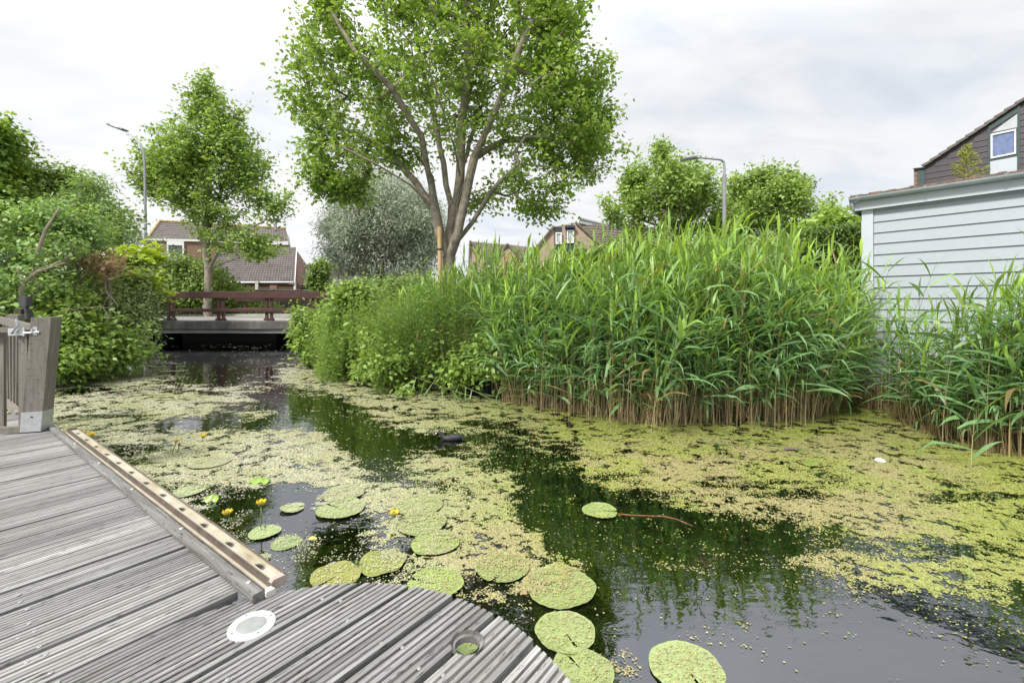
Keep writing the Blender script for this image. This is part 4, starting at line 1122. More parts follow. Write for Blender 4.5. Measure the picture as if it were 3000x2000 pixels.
bf = thing('slatted_fence', at(40, 1180, 4.9), 'low fence of upright grey slats behind the gate latch', 'fence')
rs = np.random.default_rng(8)
a0, a1 = at(18, 1170, 5.1), at(92, 1222, 4.0); b0_, b1_ = at(12, 940, 5.1), at(112, 968, 3.75)
for i in range(9):
    u = i / 8; p, q = a0 + (a1 - a0) * u, b0_ + (b1_ - b0_) * (u * 0.95) + (0, 0, -0.02)
    m = MB(); m.beam(p, q, 0.055, 0.02, (0.6, 0.8, 0)); m.build('slat', M['post'], bf)
m = MB(); m.beam(b0_ - unit(b1_ - b0_) * 0.4, b1_, 0.035, 0.075); m.build('top_rail', M['post'], bf)
m = MB(); m.beam(a0 - unit(a1 - a0) * 0.4, at(58, 1216, 4.1), 0.05, 0.05); m.build('bottom_rail', M['platform'], bf)
m = MB(); m.slab([at(8, 1180, 5.0), at(36, 1180, 5.0), at(53, 922, 5.0), at(17, 921, 5.0)], fy, 0.1); m.build('post', M['post'], bf)
# boxy grey garden fitting on a stem, behind the fence
gf = thing('garden_socket_post', at(76, 940, 6.2) * (1, 1, 0) + (0, 0, 0.55), 'dark grey boxy socket post among the bushes behind the fence', 'socket post')
m = MB(); m.beam(at(75, 960, 6.2), at(75, 870, 6.2), 0.05, 0.05, (0, 1, 0)); m.build('stem', M['fitting'], gf)
for (x0, x1, y0, y1), nm in (((66, 87, 868, 896), 'upper_box'), ((61, 72, 917, 934), 'lower_box'), ((79, 90, 917, 934), 'lower_box'), ((64, 71, 905, 917), 'neck'), ((80, 87, 905, 917), 'neck')):
    m = MB(); p, q = at(x0, y1, 6.15), at(x1, y0, 6.15); m.beam((p + q) / 2 * (1, 1, 0) + (0, 0, p[2]), (p + q) / 2 * (1, 1, 0) + (0, 0, q[2]), q[0] - p[0], 0.09, (0, 1, 0), 0.008); m.build(nm, M['fitting'], gf)

# ------------------------------------------------------------------ coot
ck = gz(1330, 1288)
ct = thing('coot', (ck[0], ck[1], 0), 'black coot with white bill swimming left through open water', 'bird')
sc_ = ck[1] * 1.0 / F          # metres per photo pixel here
def cpt(x, y): return ck + V3((x - 1330) * sc_, 0, (1291 - y) * sc_)
spine = [(1366, 1287, 1.5, 1.2), (1358, 1285.5, 6, 4), (1346, 1284, 10.5, 7.5), (1330, 1284, 12.5, 9.5), (1314, 1285.5, 11.5, 8.5), (1303, 1285.5, 8.5, 7.5), (1298, 1281, 6.5, 6.5), (1294.5, 1275, 5.2, 5.6), (1290, 1270, 5.2, 5.4), (1285.5, 1267.8, 4.9, 4.6), (1281, 1269, 3.2, 3.0), (1278.3, 1270.8, 1.6, 1.6)]
m = MB(); S = np.array([cpt(a, b) for a, b, _, _ in spine]); T = unit(np.gradient(S, axis=0)); n = 14; V = []
for i, (a, b, ry, rz_) in enumerate(spine):
    bx = V3(0, 1, 0); up = np.cross(bx, T[i]); up = up if up[2] > 0 or abs(T[i][2]) > 0.8 else -up
    for j in range(n):
        th = 2 * math.pi * j / n; V.append(S[i] + bx * ry * sc_ * math.cos(th) + up * rz_ * sc_ * math.sin(th))
f = [(i * n + j, i * n + (j + 1) % n, (i + 1) * n + (j + 1) % n, (i + 1) * n + j) for i in range(len(spine) - 1) for j in range(n)] + [tuple(range(n))[::-1], tuple(range((len(spine) - 1) * n, len(spine) * n))]
m.add(V, f); bo = m.build('body', M['coot'], ct, smooth=True)
sm = bo.modifiers.new('s', 'SUBSURF'); sm.levels = sm.render_levels = 1
m = MB(); m.tube([cpt(1281.5, 1269.6), cpt(1277, 1271.6), cpt(1273.8, 1274.2)], [2.3 * sc_, 1.7 * sc_, 0.4 * sc_], 8); m.ball(cpt(1281.3, 1266.6), (1.6 * sc_, 1.8 * sc_, 3.0 * sc_), 8, 6); m.build('bill', M['bill'], ct, smooth=True)
m = MB()
for sd in (-1, 1): m.ball(cpt(1285, 1266.8) + V3(0, sd * 4.3 * sc_, 0), 0.9 * sc_, 6, 5)
m.build('eye', M['rust'], ct)
for sd in (-1, 1):
    m = MB(); m.ball(cpt(1334, 1281.5) + V3(0, sd * 7 * sc_, 0), (20 * sc_, 6.0 * sc_, 6.5 * sc_), 14, 8); m.build('wing', M['coot'], ct, smooth=True)
#@@PART4
# ------------------------------------------------------------------ lily pads and flowers
K = 3000 / 2352.0
rp = np.random.default_rng(21)
PADS = []
def pad(x, y, w, label, tone=(0.26, 0.40, 0.09), ang=None, z=0.007, curl=0.0, group='lily pads', crinkle=0.0, asp=1.0, mat='pad', name='lily_pad'):
    "pad centred at full-view pixel x, y with width w"
    c = gz(x * K, y * K, z); r = w * K / 2 / F * c[1]
    ang = rp.uniform(0, 6.28) if ang is None else ang
    o = thing(name, c, label, 'lily pad', group, ang)
    NA, NR = 64, 7
    V, Cc = [(0, 0, 0)], [1.12]
    ts = np.linspace(0.08, 2 * math.pi - 0.08, NA)
    ph = rp.uniform(0, 6, 3)
    for i in range(1, NR + 1):
        u = i / NR
        for t in ts:
            edge = 1 + 0.03 * math.sin(3 * t + ph[0]) + 0.015 * math.sin(7 * t + ph[1])
            notch = min(1.0, 0.86 + 1.0 * min(t, 2 * math.pi - t)) if u > 0.5 else 1
            rr = r * u * edge * notch
            vein = abs(math.sin(t * 11 + ph[2]))
            zz = 0.0025 * r / 0.12 * (vein - 0.5) * u + curl * r * max(0, math.cos(t - math.pi)) ** 2 * u ** 3
            zz += crinkle * r * math.sin(5 * t + ph[1]) * u ** 2 + 0.003 * max(0, u - 0.85) / 0.15 * r / 0.12 * (1 + math.sin(2 * t + ph[0]))
            V.append((rr * math.cos(t), rr * math.sin(t) * asp, zz)); Cc.append(0.90 + 0.34 * (1 - vein) ** 4 + 0.08 * (1 - u))
    f = [(0, 1 + j, 2 + j) for j in range(NA - 1)]
    for i in range(NR - 1):
        for j in range(NA - 1):
            a = 1 + i * NA + j; f.append((a, a + NA, a + NA + 1, a + 1))
    m = MB(); m.add(V, f); m.c.append(np.outer(Cc, tone))
    b = m.build('leaf_blade', M[mat], o, smooth=True, local=True)
    PADS.append((c[0], c[1], r, 0.12 if any(w_ in label for w_ in ('half', 'smothered', 'speckled', 'lost', 'sprinkled', 'drowned', 'sunken')) else 0.38))
    return o
G1, G2, G3, G4 = (0.25, 0.31, 0.12), (0.28, 0.33, 0.15), (0.33, 0.36, 0.20), (0.27, 0.36, 0.10)
pad(783, 1168, 106, 'oval lily pad tilted up at its left, above the lone mid-pond flower', G2, 2.6, curl=0.05)
pad(608, 1221, 68, 'small round clean lily pad at the foot of the tall upright yellow flower', (0.31, 0.40, 0.17), 2.0)
pad(968, 1201, 112, 'lily pad just right of the single flower among duckweed', G1, 2.9)
pad(1000, 1246, 108, 'lily pad half hidden in duckweed below the single flower', (0.28, 0.36, 0.11), 0.5)
pad(962, 1160, 108, 'lily pad speckled with duckweed just above the single flower', (0.30, 0.38, 0.13), 3.6)
pad(878, 1290, 106, 'crinkled brownish lily pad smothered in duckweed beside a round bud', (0.24, 0.25, 0.06), 1.2, crinkle=0.05)
pad(772, 1322, 112, 'crinkled olive lily pad touching the deck planks, left of the bud', (0.25, 0.24, 0.05), 4.2, crinkle=0.05)
pad(998, 1340, 130, 'bright green clean lily pad raised against the rounded deck edge', G4, 2.8, curl=0.05)
pad(1153, 1302, 122, 'plain green oval lily pad at the right rim of the duckweed mat', G1, 4.4)
pad(1288, 1347, 158, 'large notched lily pad with its back half under duckweed', G1, 2.95)
pad(1378, 1172, 80, 'lily pad in dark open water with orange stem trailing from it', (0.27, 0.34, 0.13), 6.2)
pad(1298, 1450, 138, 'big ribbed round lily pad beside the rounded deck corner', G2, 5.1)
pad(1338, 1540, 142, 'big notched lily pad tucked under the deck tip at the picture bottom', G2, 2.1)
pad(1578, 1534, 166, 'largest lily pad, sprinkled with duckweed, alone in the reflected sky', (0.29, 0.35, 0.15), 4.9)
pad(672, 1166, 52, 'tiny pale lily pad poking out in the bright sky reflection', G3, 0.4, curl=0.15)
pad(788, 1134, 92, 'faded lily pad almost lost in duckweed behind the tilted oval one', G3, 3.0)
pad(433, 1128, 66, 'pale drowned lily pad beside the ladder, next to a bare bud stalk', (0.36, 0.42, 0.24), 1.0, z=0.006)
pad(596, 1284, 46, 'small lily pad partly hidden by the ladder edge', G3, 0.2)
pad(658, 1246, 66, 'murky half-sunk lily pad between the ladder and the small round one', (0.22, 0.28, 0.13), 0.7, z=0.002)
pad(482, 1062, 84, 'pale sunken lily pad behind the crossed flower stalks', (0.38, 0.42, 0.28), 0.7, z=0.006)
pad(1072, 1478, 60, 'lily pad seen through the round hole in the deck', G1, 0.7)
pad(1862, 1063, 56, 'lone narrow green lily leaf in the duckweed before the reeds', (0.16, 0.30, 0.05), 0.7, asp=0.55, group=None)
for x, y, w, lab in ((525, 1215, 62, 'mustard leaf under water nearest the two flowers by the ladder'), (545, 1240, 44, 'small mustard leaf under water by the ladder end'), (705, 1262, 70, 'dark mustard leaf under water between ladder and crinkled pads'), (700, 1290, 56, 'olive leaf under water just off the ladder tip'), (560, 1190, 40, 'yellowish leaf under water behind the upright flower')):
    pad(x, y, w, lab, (0.50, 0.44, 0.03), None, -0.02, 0.25, 'sunken lily leaves', 0.12, name='sunken_lily_leaf')
# folded green leaves standing in the duckweed
def fold_leaf(x, y, w, label, h):
    c = gz(x * K, y * K, 0); r = w * K / 2 / F * c[1]
    o = thing('folded_lily_leaf', c, label, 'lily leaf', 'folded lily leaves')
    m = MB(); N = 12; V = []
    for i in range(N):
        for j in range(N):
            u, v = i / (N - 1) * 2 - 1, j / (N - 1)
            V.append((u * r * (1 - 0.3 * v * v), (v - .5) * r + 0.1 * r * math.sin(u * 5), 0.01 + h * math.sin(v * 2.4) * (1 - u * u * 0.7) + 0.08 * r * math.sin(u * 7 + v * 3)))
    m.add(V, [(i * N + j, (i + 1) * N + j, (i + 1) * N + j + 1, i * N + j + 1) for i in range(N - 1) for j in range(N - 1)]); m.c.append(np.tile((0.20, 0.34, 0.03), (N * N, 1)))
    m.build('leaf_blade', M['pad'], o, smooth=True, local=True)
fold_leaf(487, 1151, 36, 'crumpled bright green lily leaf standing above the duckweed by the ladder', 0.035)
fold_leaf(598, 1108, 46, 'narrow folded green lily leaf lying in pale duckweed', 0.02)

def flower(x, y, w, base, label, second=None):
    "flower head at pixel x, y of width w px; stalk from the water at pixel base"
    b = gz(base[0] * K, base[1] * K, 0); d = b[1]
    p = at(x * K, y * K, d); r = w * K / 2 / F * d
    o = thing('yellow_water_lily', b, label, 'flower', 'yellow water lilies')
    m = MB(); m.tube([b + (0, 0, -0.1), b, (b + p) / 2 + (0.1 * r, 0, 0), p], [0.0045, 0.0045, 0.0042, 0.004], 7); m.build('stalk', M['stalk'], o, smooth=True)
    m = MB()
    for k_ in range(6):
        a = k_ * math.pi / 3; ca, sa = math.cos(a), math.sin(a); V = []
        for i in range(5):
            u = i / 4
            for j in range(5):
                v = j / 2 - 1; wd = r * 0.62 * math.sin(math.pi * (0.15 + 0.7 * u)); rad = r * (0.25 + 0.95 * math.sin(u * 1.9)); z_ = r * 1.25 * u
                V.append(p + V3(ca * rad - sa * wd * v, sa * rad + ca * wd * v, z_ - 0.12 * r * v * v))
        m.add(V, [(i * 5 + j, (i + 1) * 5 + j, (i + 1) * 5 + j + 1, i * 5 + j + 1) for i in range(4) for j in range(4)])
    m.build('petals', M['petal'], o, smooth=True)
    m = MB(); m.ball(p + (0, 0, 0.25 * r), r * 0.75, 10, 6); m.build('centre', M['stalk'], o, smooth=True)
flower(190, 997, 13, (186, 1008), 'yellow lily bloom nearest the ladder top, left of a pair')
flower(210, 1000, 12, (209, 1010), 'yellow lily bloom near the ladder top, right of a pair')
flower(405, 1013, 9, (395, 1040), 'yellow lily bloom on crossed stalks in the bright reflection')
flower(467, 1003, 11, (463, 1014), 'lone yellow lily bloom right of the crossed stalks')
flower(522, 1181, 17, (532, 1205), 'yellow lily bloom on a short stalk beside the ladder')
flower(600, 1158, 17, (598, 1214), 'yellow lily bloom on a tall straight stalk over a round pad')
flower(905, 1182, 17, (889, 1202), 'single yellow lily bloom leaning right in the middle of the duckweed')
def bud(x, y, w, base, label):
    b = gz(base[0] * K, base[1] * K, 0); p = at(x * K, y * K, b[1]); r = w * K / 2 / F * b[1]
    o = thing('lily_bud', b, label, 'bud', 'green lily buds')
    m = MB(); m.tube([b + (0, 0, -0.1), b, p], [0.006, 0.006, 0.005], 7); m.build('stalk', M['stalk'], o, smooth=True)
    m = MB(); m.ball(p, (r, r, r * 1.1), 10, 8); m.tube([p + (0, 0, r * .8), p + (0, 0, r * 1.5)], [r * .45, r * .55], 8); m.build('seed_head', M['stalk'], o, smooth=True)
bud(820, 1291, 9, (818, 1300), 'round green bud between the two crinkled pads')
bud(1210 / K, 1658 / K, 9, (1190 / K, 1685 / K), 'round green bud leaning over the bright raised pad')
bud(394, 1134, 6, (390, 1149), 'small green bud on a slanting stalk near the ladder')
bud(412, 1021, 6, (408, 1038), 'green bud on the second of the crossed stalks')
bud(540, 1188, 7, (545, 1200), 'small dark bud between the two flowers by the ladder')
bud(528, 1110, 6, (526, 1124), 'green bud standing alone in pale duckweed')
bud(342, 1059, 5, (336, 1066), 'thin brown bud stalk leaning right beside the ladder')
m = MB(); pp = [gz(x, y, 0.002) for x, y in ((1809, 1504), (1850, 1508), (1900, 1510), (1945, 1511), (1985, 1521), (2030, 1540))]
m.tube(pp, [0.0032, 0.0032, 0.003, 0.003, 0.0025, 0.002], 7); o = m.build('trailing_stem', M['orange'], None, pp[0], smooth=True); tag(o, 'thin orange stem trailing on dark water from a lily pad', 'stem')
wp = gz(2578, 1350, 0.0); m = MB(); N = 12
V = [(wp[0] + 0.034 * math.cos(a) * s_ * (1 + .2 * math.cos(2 * a)), wp[1] + 0.05 * math.sin(a) * s_, 0.004 + 0.022 * math.cos(s_ * 1.45)) for s_ in (0.02, 0.4, 0.75, 1.0) for a in np.linspace(0, 6.283, N, endpoint=False)]
m.add(V, [(i * N + j, i * N + (j + 1) % N, (i + 1) * N + (j + 1) % N, (i + 1) * N + j) for i in range(3) for j in range(N)] + [tuple(range(N))]); o = m.build('white_float', M['white'], None, wp, smooth=True); tag(o, 'small white object floating in duckweed before the right-hand reeds', 'litter')
m = MB()
for cx_, cy_, w_, h_ in ((2316, 1316, 30, 8), (2090, 1290, 9, 6)):
    c = gz(cx_, cy_, 0.012); sc = c[1] / F
    m2 = MB(); V = [c + V3(u * w_ * sc / 1.0, v * w_ * sc * 0.5, 0.012 * math.cos(u * 2) + 0.006 * v) for u in np.linspace(-.6, .6, 7) for v in (-.5 + .0, 0, .5)]
    m2.add(V, [(i * 3 + j, (i + 1) * 3 + j, (i + 1) * 3 + j + 1, i * 3 + j + 1) for i in range(6) for j in range(2)])
    o = m2.build('dead_leaf', M['rust'] if w_ > 200 else M['rust'], None, c, smooth=True)
    tag(o, 'rusty brown dead leaf floating before the tall reeds' if w_ > 20 else 'tiny brown scrap floating in duckweed by the reed stems', 'leaf')

# ------------------------------------------------------------------ duckweed
DM = [(815, [(350, .04), (500, .08), (560, .15), (700, .05)]),
 (850, [(100, .1), (320, .5), (345, .75), (415, .55), (450, .1), (620, .1), (650, .9), (760, .95), (830, .8), (900, .5)]),
 (880, [(110, .9), (330, .9), (370, .35), (430, .25), (620, .25), (680, .95), (900, .95), (1000, .9)]),
 (900, [(110, .5), (200, .4), (270, .3), (340, .9), (600, .75), (640, .25), (750, .3), (800, .9), (1000, .95), (1200, .9), (1500, .85)]),
 (930, [(100, 1), (400, 1), (540, .95), (600, .35), (680, .05), (780, .2), (850, .95), (1000, 1), (1200, .9), (1500, .85), (2000, .8)]),
 (950, [(100, 1), (380, 1), (470, .85), (500, .2), (590, .75), (640, .2), (760, .2), (800, .4), (860, .95), (1100, .9), (1300, .7), (1400, .9), (1700, .9), (1900, .9), (2100, .8)]),
 (975, [(100, 1), (340, .95), (370, .02), (480, .02), (600, .25), (650, .05), (740, .02), (820, .05), (880, .3), (930, .8), (1000, .85), (1080, .5), (1150, .3), (1280, .6), (1400, .9), (1700, .85), (2000, .95), (2200, 1)]),
 (1000, [(150, 1), (430, .95), (620, .95), (700, .85), (760, .4), (790, .03), (930, .1), (960, .7), (1000, .3), (1080, .2), (1200, .4), (1280, .7), (1340, .9), (1500, .9), (1800, .9), (2352, 1)]),
 (1030, [(200, 1), (460, .85), (520, .8), (760, .95), (785, .3), (820, .02), (1000, .04), (1100, .3), (1190, .25), (1260, .5), (1320, .6), (1400, .95), (1600, .85), (1800, .9), (2352, .95)]),
 (1060, [(250, 1), (600, .95), (770, .9), (830, .4), (860, .08), (920, .2), (950, .9), (1050, .8), (1110, .6), (1170, .1), (1300, .2), (1340, .8), (1400, .95), (1700, .8), (2352, .95)]),
 (1090, [(280, .95), (600, .95), (700, .9), (800, .9), (850, .55), (900, .6), (1000, .9), (1100, .85), (1160, .75), (1200, .3), (1230, .06), (1320, .06), (1360, .8), (1500, .95), (2100, .95), (2160, .6), (2220, .9), (2352, .9)]),
 (1120, [(300, .9), (550, .8), (640, .5), (690, .1), (740, .4), (800, .9), (1000, .9), (1120, .85), (1150, .9), (1200, .4), (1230, .04), (1350, .06), (1400, .7), (1430, .95), (1700, .9), (1900, .95), (2130, .7), (2180, .4), (2250, .9), (2352, .95)]),
 (1150, [(330, .9), (470, .6), (600, .25), (640, .02), (710, .05), (735, .5), (870, .95), (1130, .95), (1180, .4), (1220, .05), (1400, .08), (1500, .3), (1560, .9), (1700, .95), (2050, .9), (2150, .4), (2250, .8), (2352, .95)]),
 (1185, [(380, .8), (480, .3), (560, .06), (650, .1), (700, .05), (730, .3), (800, .7), (900, .9), (1130, .95), (1180, .8), (1215, .08), (1400, .1), (1600, .1), (1720, .3), (1850, .6), (1950, .9), (2100, .95), (2352, .95)]),
 (1220, [(450, .5), (520, .08), (600, .05), (680, .15), (710, .05), (800, .3), (860, .7), (1000, .9), (1180, .95), (1225, .8), (1260, .08), (1500, .12), (1750, .14), (1850, .3), (1950, .8), (2100, .9), (2250, .6), (2352, .9)]),
 (1260, [(520, .3), (600, .12), (650, .4), (680, .08), (780, .1), (840, .3), (880, .6), (950, .6), (1100, .95), (1230, .9), (1260, .3), (1300, .08), (1480, .25), (1600, .15), (1800, .22), (1950, .4), (2050, .9), (2150, .7), (2230, .4), (2352, .6)]),
 (1300, [(600, .3), (680, .2), (720, .2), (760, .7), (850, .5), (960, .4), (1100, .9), (1250, .95), (1320, .8), (1350, .3), (1380, .06), (1600, .14), (1750, .22), (1900, .4), (2000, .5), (2080, .9), (2200, .7), (2352, .7)]),
 (1340, [(650, .4), (720, .5), (800, .6), (920, .5), (1050, .7), (1080, .2), (1150, .6), (1220, .9), (1340, .8), (1370, .06), (1600, .06), (1800, .12), (1950, .25), (2050, .5), (2150, .75), (2250, .5), (2352, .6)]),
 (1390, [(1080, .08), (1150, .5), (1200, .3), (1300, .15), (1400, .015), (1700, .025), (1950, .05), (2100, .25), (2200, .5), (2300, .6), (2352, .4)]),
 (1440, [(1200, .08), (1350, .06), (1450, .015), (1900, .025), (2050, .08), (2200, .25), (2352, .5)]),
 (1500, [(1300, .08), (1395, .05), (1430, .3), (1480, .04), (1900, .025), (2100, .05), (2250, .1), (2352, .1)]),
 (1568, [(1350, .1), (1430, .3), (1480, .1), (1900, .02), (2100, .1), (2150, .15), (2352, .05)]),
 (1750, [(0, .1), (3000, .1)])]
ROWX = np.arange(-400, 2900, 10.0)
DG = np.array([np.interp(ROWX, [p[0] for p in r_[1]], [p[1] for p in r_[1]]) for r_ in DM]); DY = np.array([r_[0] for r_ in DM], float)
def dens(px_, py_):
    iy = np.clip(np.searchsorted(DY, py_) - 1, 0, len(DY) - 2); fy_ = np.clip((py_ - DY[iy]) / (DY[iy + 1] - DY[iy]), 0, 1)
    xx = np.clip((px_ - ROWX[0]) / 10, 0, len(ROWX) - 1.001); ix = xx.astype(int); fx_ = xx - ix
    g_ = lambda j: DG[j, ix] * (1 - fx_) + DG[j, ix + 1] * fx_
    return g_(iy) * (1 - fy_) + g_(iy + 1) * fy_
rw = np.random.default_rng(77)
NC = 3600000
# distance chosen so that fronds get sparser and larger with distance
yy = 1.15 * (15.5 / 1.15) ** rw.random(NC)
xx = rw.uniform(-1.35, 1.35, NC) * yy * 1.0
X_, Y_ = xx, yy
wgt = np.minimum(1.0, (yy / 2.4) ** 2)          # equal world density close by
keep = rw.random(NC) < wgt
X_, Y_ = X_[keep], Y_[keep]
pu, pv = (CX + X_ / Y_ * F) / K, (HY + EYE / Y_ * F) / K
D_ = dens(pu, pv)
nz = fbm(X_ * 2.2, Y_ * 3.4, 5); nf = fbm(X_ * 9 + 31, Y_ * 12, 3)
pr_ = D_ + (nz - 0.5) * (1.75 - 0.9 * D_ ** 3) + (nf - 0.5) * 1.0
cov = np.clip((pr_ - 0.40) * 2.6, 0, 0.88) * np.clip(D_ * 1.4, 0, 1) + 0.13 * np.clip(D_ - 0.04, 0, 1) * (0.25 + 2.0 * np.clip(fbm(X_ * 14, Y_ * 15, 2) - .4, 0, 1)) + 0.0006 + 0.004 * (nf > 0.58)
lw = fbm(X_ * 1.1 + 9, Y_ * 3.0 + 4, 4); cov *= np.clip((0.70 - lw) * 9, 0.12, 1)      # open wind lanes
hw_ = np.clip((Y_ - 2.5) / 3, 0, 1); holes = fbm(X_ * 24 + 3, Y_ * 28 + 8, 2) * (1 - hw_) + fbm(X_ * 9 + 3, Y_ * 11 + 8, 2) * hw_; cov *= np.clip((0.68 - holes) * 6, 0.05, 1)
sdp = poly_sd(X_, Y_, POND)
keep = (rw.random(len(X_)) < cov) & (sdp < -0.02)
sD, tD = X_ * DP[0] + Y_ * DP[1], X_ * DQ[0] + Y_ * DQ[1]
for (px_, py_, pr2, rj) in PADS:
    inp = (X_ - px_) ** 2 + (Y_ - py_) ** 2 < (pr2 * 0.95) ** 2
    keep &= ~(inp & (rw.random(len(X_)) < rj + 0.12))
    keep |= inp & (rw.random(len(X_)) < 0.10)
keep &= ((X_ - ck[0]) ** 2 / 0.2 ** 2 + (Y_ - ck[1]) ** 2 / 0.12 ** 2) > 1
X_, Y_, nz, pu, pv, D_ = X_[keep], Y_[keep], nz[keep], pu[keep], pv[keep], D_[keep]
n = len(X_)
Rr = 0.0044 * np.maximum(1, Y_ / 2.6) ** 0.9 * rw.uniform(0.5, 1.35, n)
Z_ = 0.002 + rw.random(n) * 0.0025
for (px_, py_, pr2, rj) in PADS:
    inp = (X_ - px_) ** 2 + (Y_ - py_) ** 2 < (pr2 * 1.02) ** 2
    Z_[inp] = 0.0135 + rw.random(inp.sum()) * 0.003; Rr[inp] *= 0.85
print('duckweed', n)
kk = 5; th = rw.uniform(0, 6.28, n)[:, None] + np.arange(kk) * 2 * math.pi / kk
el = rw.uniform(0.65, 1.0, n)[:, None]; ro = rw.uniform(0, 3.14, n)[:, None]
ux, uy = np.cos(th), np.sin(th) * el
wx, wy = ux * np.cos(ro) - uy * np.sin(ro), ux * np.sin(ro) + uy * np.cos(ro)
tlx, tly = rw.normal(size=(n, 1)) * 0.06, rw.normal(size=(n, 1)) * 0.06
VV = np.stack([X_[:, None] + wx * Rr[:, None], Y_[:, None] + wy * Rr[:, None], Z_[:, None] + (wx * tlx + wy * tly) * Rr[:, None]], -1).reshape(-1, 3)
cn = fbm(X_ * 1.3 + 50, Y_ * 1.6 + 20, 4); cn2 = fbm(X_ * 5 + 12, Y_ * 6, 3)
yg, tan, grn, pnk_glare = V3(0.37, 0.385, 0.12), V3(0.42, 0.37, 0.18), V3(0.24, 0.29, 0.055), V3(0.58, 0.55, 0.44)
leftw = np.clip((1300 - pu) / 700, 0, 1)[:, None]                      # left mat: own pinkish beige, paled by sky glare put into the colour
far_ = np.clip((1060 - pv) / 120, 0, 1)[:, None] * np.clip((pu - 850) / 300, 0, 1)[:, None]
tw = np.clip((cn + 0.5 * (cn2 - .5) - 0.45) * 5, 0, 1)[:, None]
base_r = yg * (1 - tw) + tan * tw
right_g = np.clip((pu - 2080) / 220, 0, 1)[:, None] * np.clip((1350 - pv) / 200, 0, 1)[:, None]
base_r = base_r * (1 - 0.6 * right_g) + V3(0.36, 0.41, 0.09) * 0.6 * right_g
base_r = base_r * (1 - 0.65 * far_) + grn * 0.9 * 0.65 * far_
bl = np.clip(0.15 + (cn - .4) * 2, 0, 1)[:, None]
base_l = pnk_glare * (1 - bl * 0.6) + yg * bl * 0.6
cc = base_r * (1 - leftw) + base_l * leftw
cc = cc * rw.uniform(0.70, 1.28, (n, 1)) * (1 + rw.normal(size=(n, 3)) * 0.05)
rdm = rw.random((n, 1)); cc = np.where(rdm < 0.10, cc * V3(0.75, 1.0, 0.6), cc); cc = np.where(rdm > 0.95, cc * V3(0.55, 0.45, 0.4), cc)
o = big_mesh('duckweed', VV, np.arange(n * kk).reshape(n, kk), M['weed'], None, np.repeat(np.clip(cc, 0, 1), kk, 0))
tag(o, 'mat of tiny yellow-green and tan duckweed fronds floating on the pond', 'duckweed', kind='stuff')

# ------------------------------------------------------------------ reeds
def reed_arrays(rng, base, h, lean, leafy=1.0, lowbare=0.26, quads=None, cols=None, nleaf=None, lw=1.0, drp=1.0):
    "appends quads (4 corners) and colours of one reed"
    N = 8; u = np.linspace(0, 1, N)
    lean = np.asarray(lean, float)
    ctr = base + np.outer(u * h, V3(0, 0, 1)) + np.outer((u ** 2) * h, lean)
    r0 = rng.uniform(0.0035, 0.005)
    tan_ = V3(0.64, 0.54, 0.38) * rng.uniform(0.45, 1.2); gstem = V3(0.12, 0.18, 0.05)
    for i in range(N - 1):
        ra, rb = r0 * (1 - 0.7 * u[i]), r0 * (1 - 0.7 * u[i + 1])
        w_ = np.clip((u[i] * h - 0.65) / 0.6, 0, 1); c = tan_ * (1 - w_) + gstem * w_
        for k_ in range(3):
            a0_, a1_ = k_ * 2.0944, (k_ + 1) * 2.0944
            e0, e1 = V3(math.cos(a0_), math.sin(a0_), 0), V3(math.cos(a1_), math.sin(a1_), 0)
            quads.append((ctr[i] + e0 * ra, ctr[i] + e1 * ra, ctr[i + 1] + e1 * rb, ctr[i + 1] + e0 * rb)); cols.append(c)
    nl = nleaf or int(rng.integers(8, 13) * leafy); az = rng.uniform(0, 6.28)
    wind = V3(0.5, -0.25, 0)
    for j in range(nl):
        v = lowbare + (1 - lowbare) * (j + rng.uniform(0, .6)) / nl
        p = base + V3(0, 0, 1) * v * h + lean * v * v * h
        az += math.pi + rng.normal() * 0.6
        L = rng.uniform(0.32, 0.58) * (1.05 - 0.45 * max(0, v - 0.7) / 0.3) * (0.8 + 0.2 * h / 2); w0 = rng.uniform(0.0135, 0.0245) * lw
        el_ = 0.55 + 0.80 * max(0, v - 0.66) / 0.34 + rng.normal() * 0.28      # upper leaves stand up
        d = unit(V3(math.cos(az), math.sin(az), 0) + wind * 0.5); dr = rng.uniform(0.9, 3.6) * (1.15 - 0.7 * v) * drp
        young = np.clip((v - 0.70) / 0.30, 0, 1) * rng.uniform(0.3, 1.0)
        c = V3(0.15, 0.27, 0.115) * (1 - young) + V3(0.35, 0.50, 0.055) * young
        c = c * rng.uniform(0.65, 1.45)
        if rng.random() < 0.02 or (v < lowbare + 0.08 and rng.random() < 0.2): c = V3(0.36, 0.27, 0.13) * rng.uniform(0.6, 1.1)
        side = unit(np.cross(d, V3(0, 0, 1))); tw_ = rng.normal() * 0.7
        side = unit(side + V3(0, 0, 1) * tw_)
        S_ = 6; q = p; e_ = el_; prev = None; bk = int(rng.integers(2, 7))
        for s in range(S_ + 1):
            t = s / S_; wd = w0 * (0.35 + 1.1 * t if t < 0.5 else 1.8 * (1 - t)) ; wd = max(wd, 0.0004)
            a_, b_ = q - side * wd, q + side * wd
            if prev is not None: quads.append((prev[0], prev[1], b_, a_)); cols.append(c * (1 + 0.15 * t))
            prev = (a_, b_)
            q = q + (d * math.cos(e_) + V3(0, 0, 1) * math.sin(e_)) * L / S_; e_ -= dr / S_ * (0.25 + 1.6 * t * t + (1.6 if s == bk else 0))
    return ctr[-1]
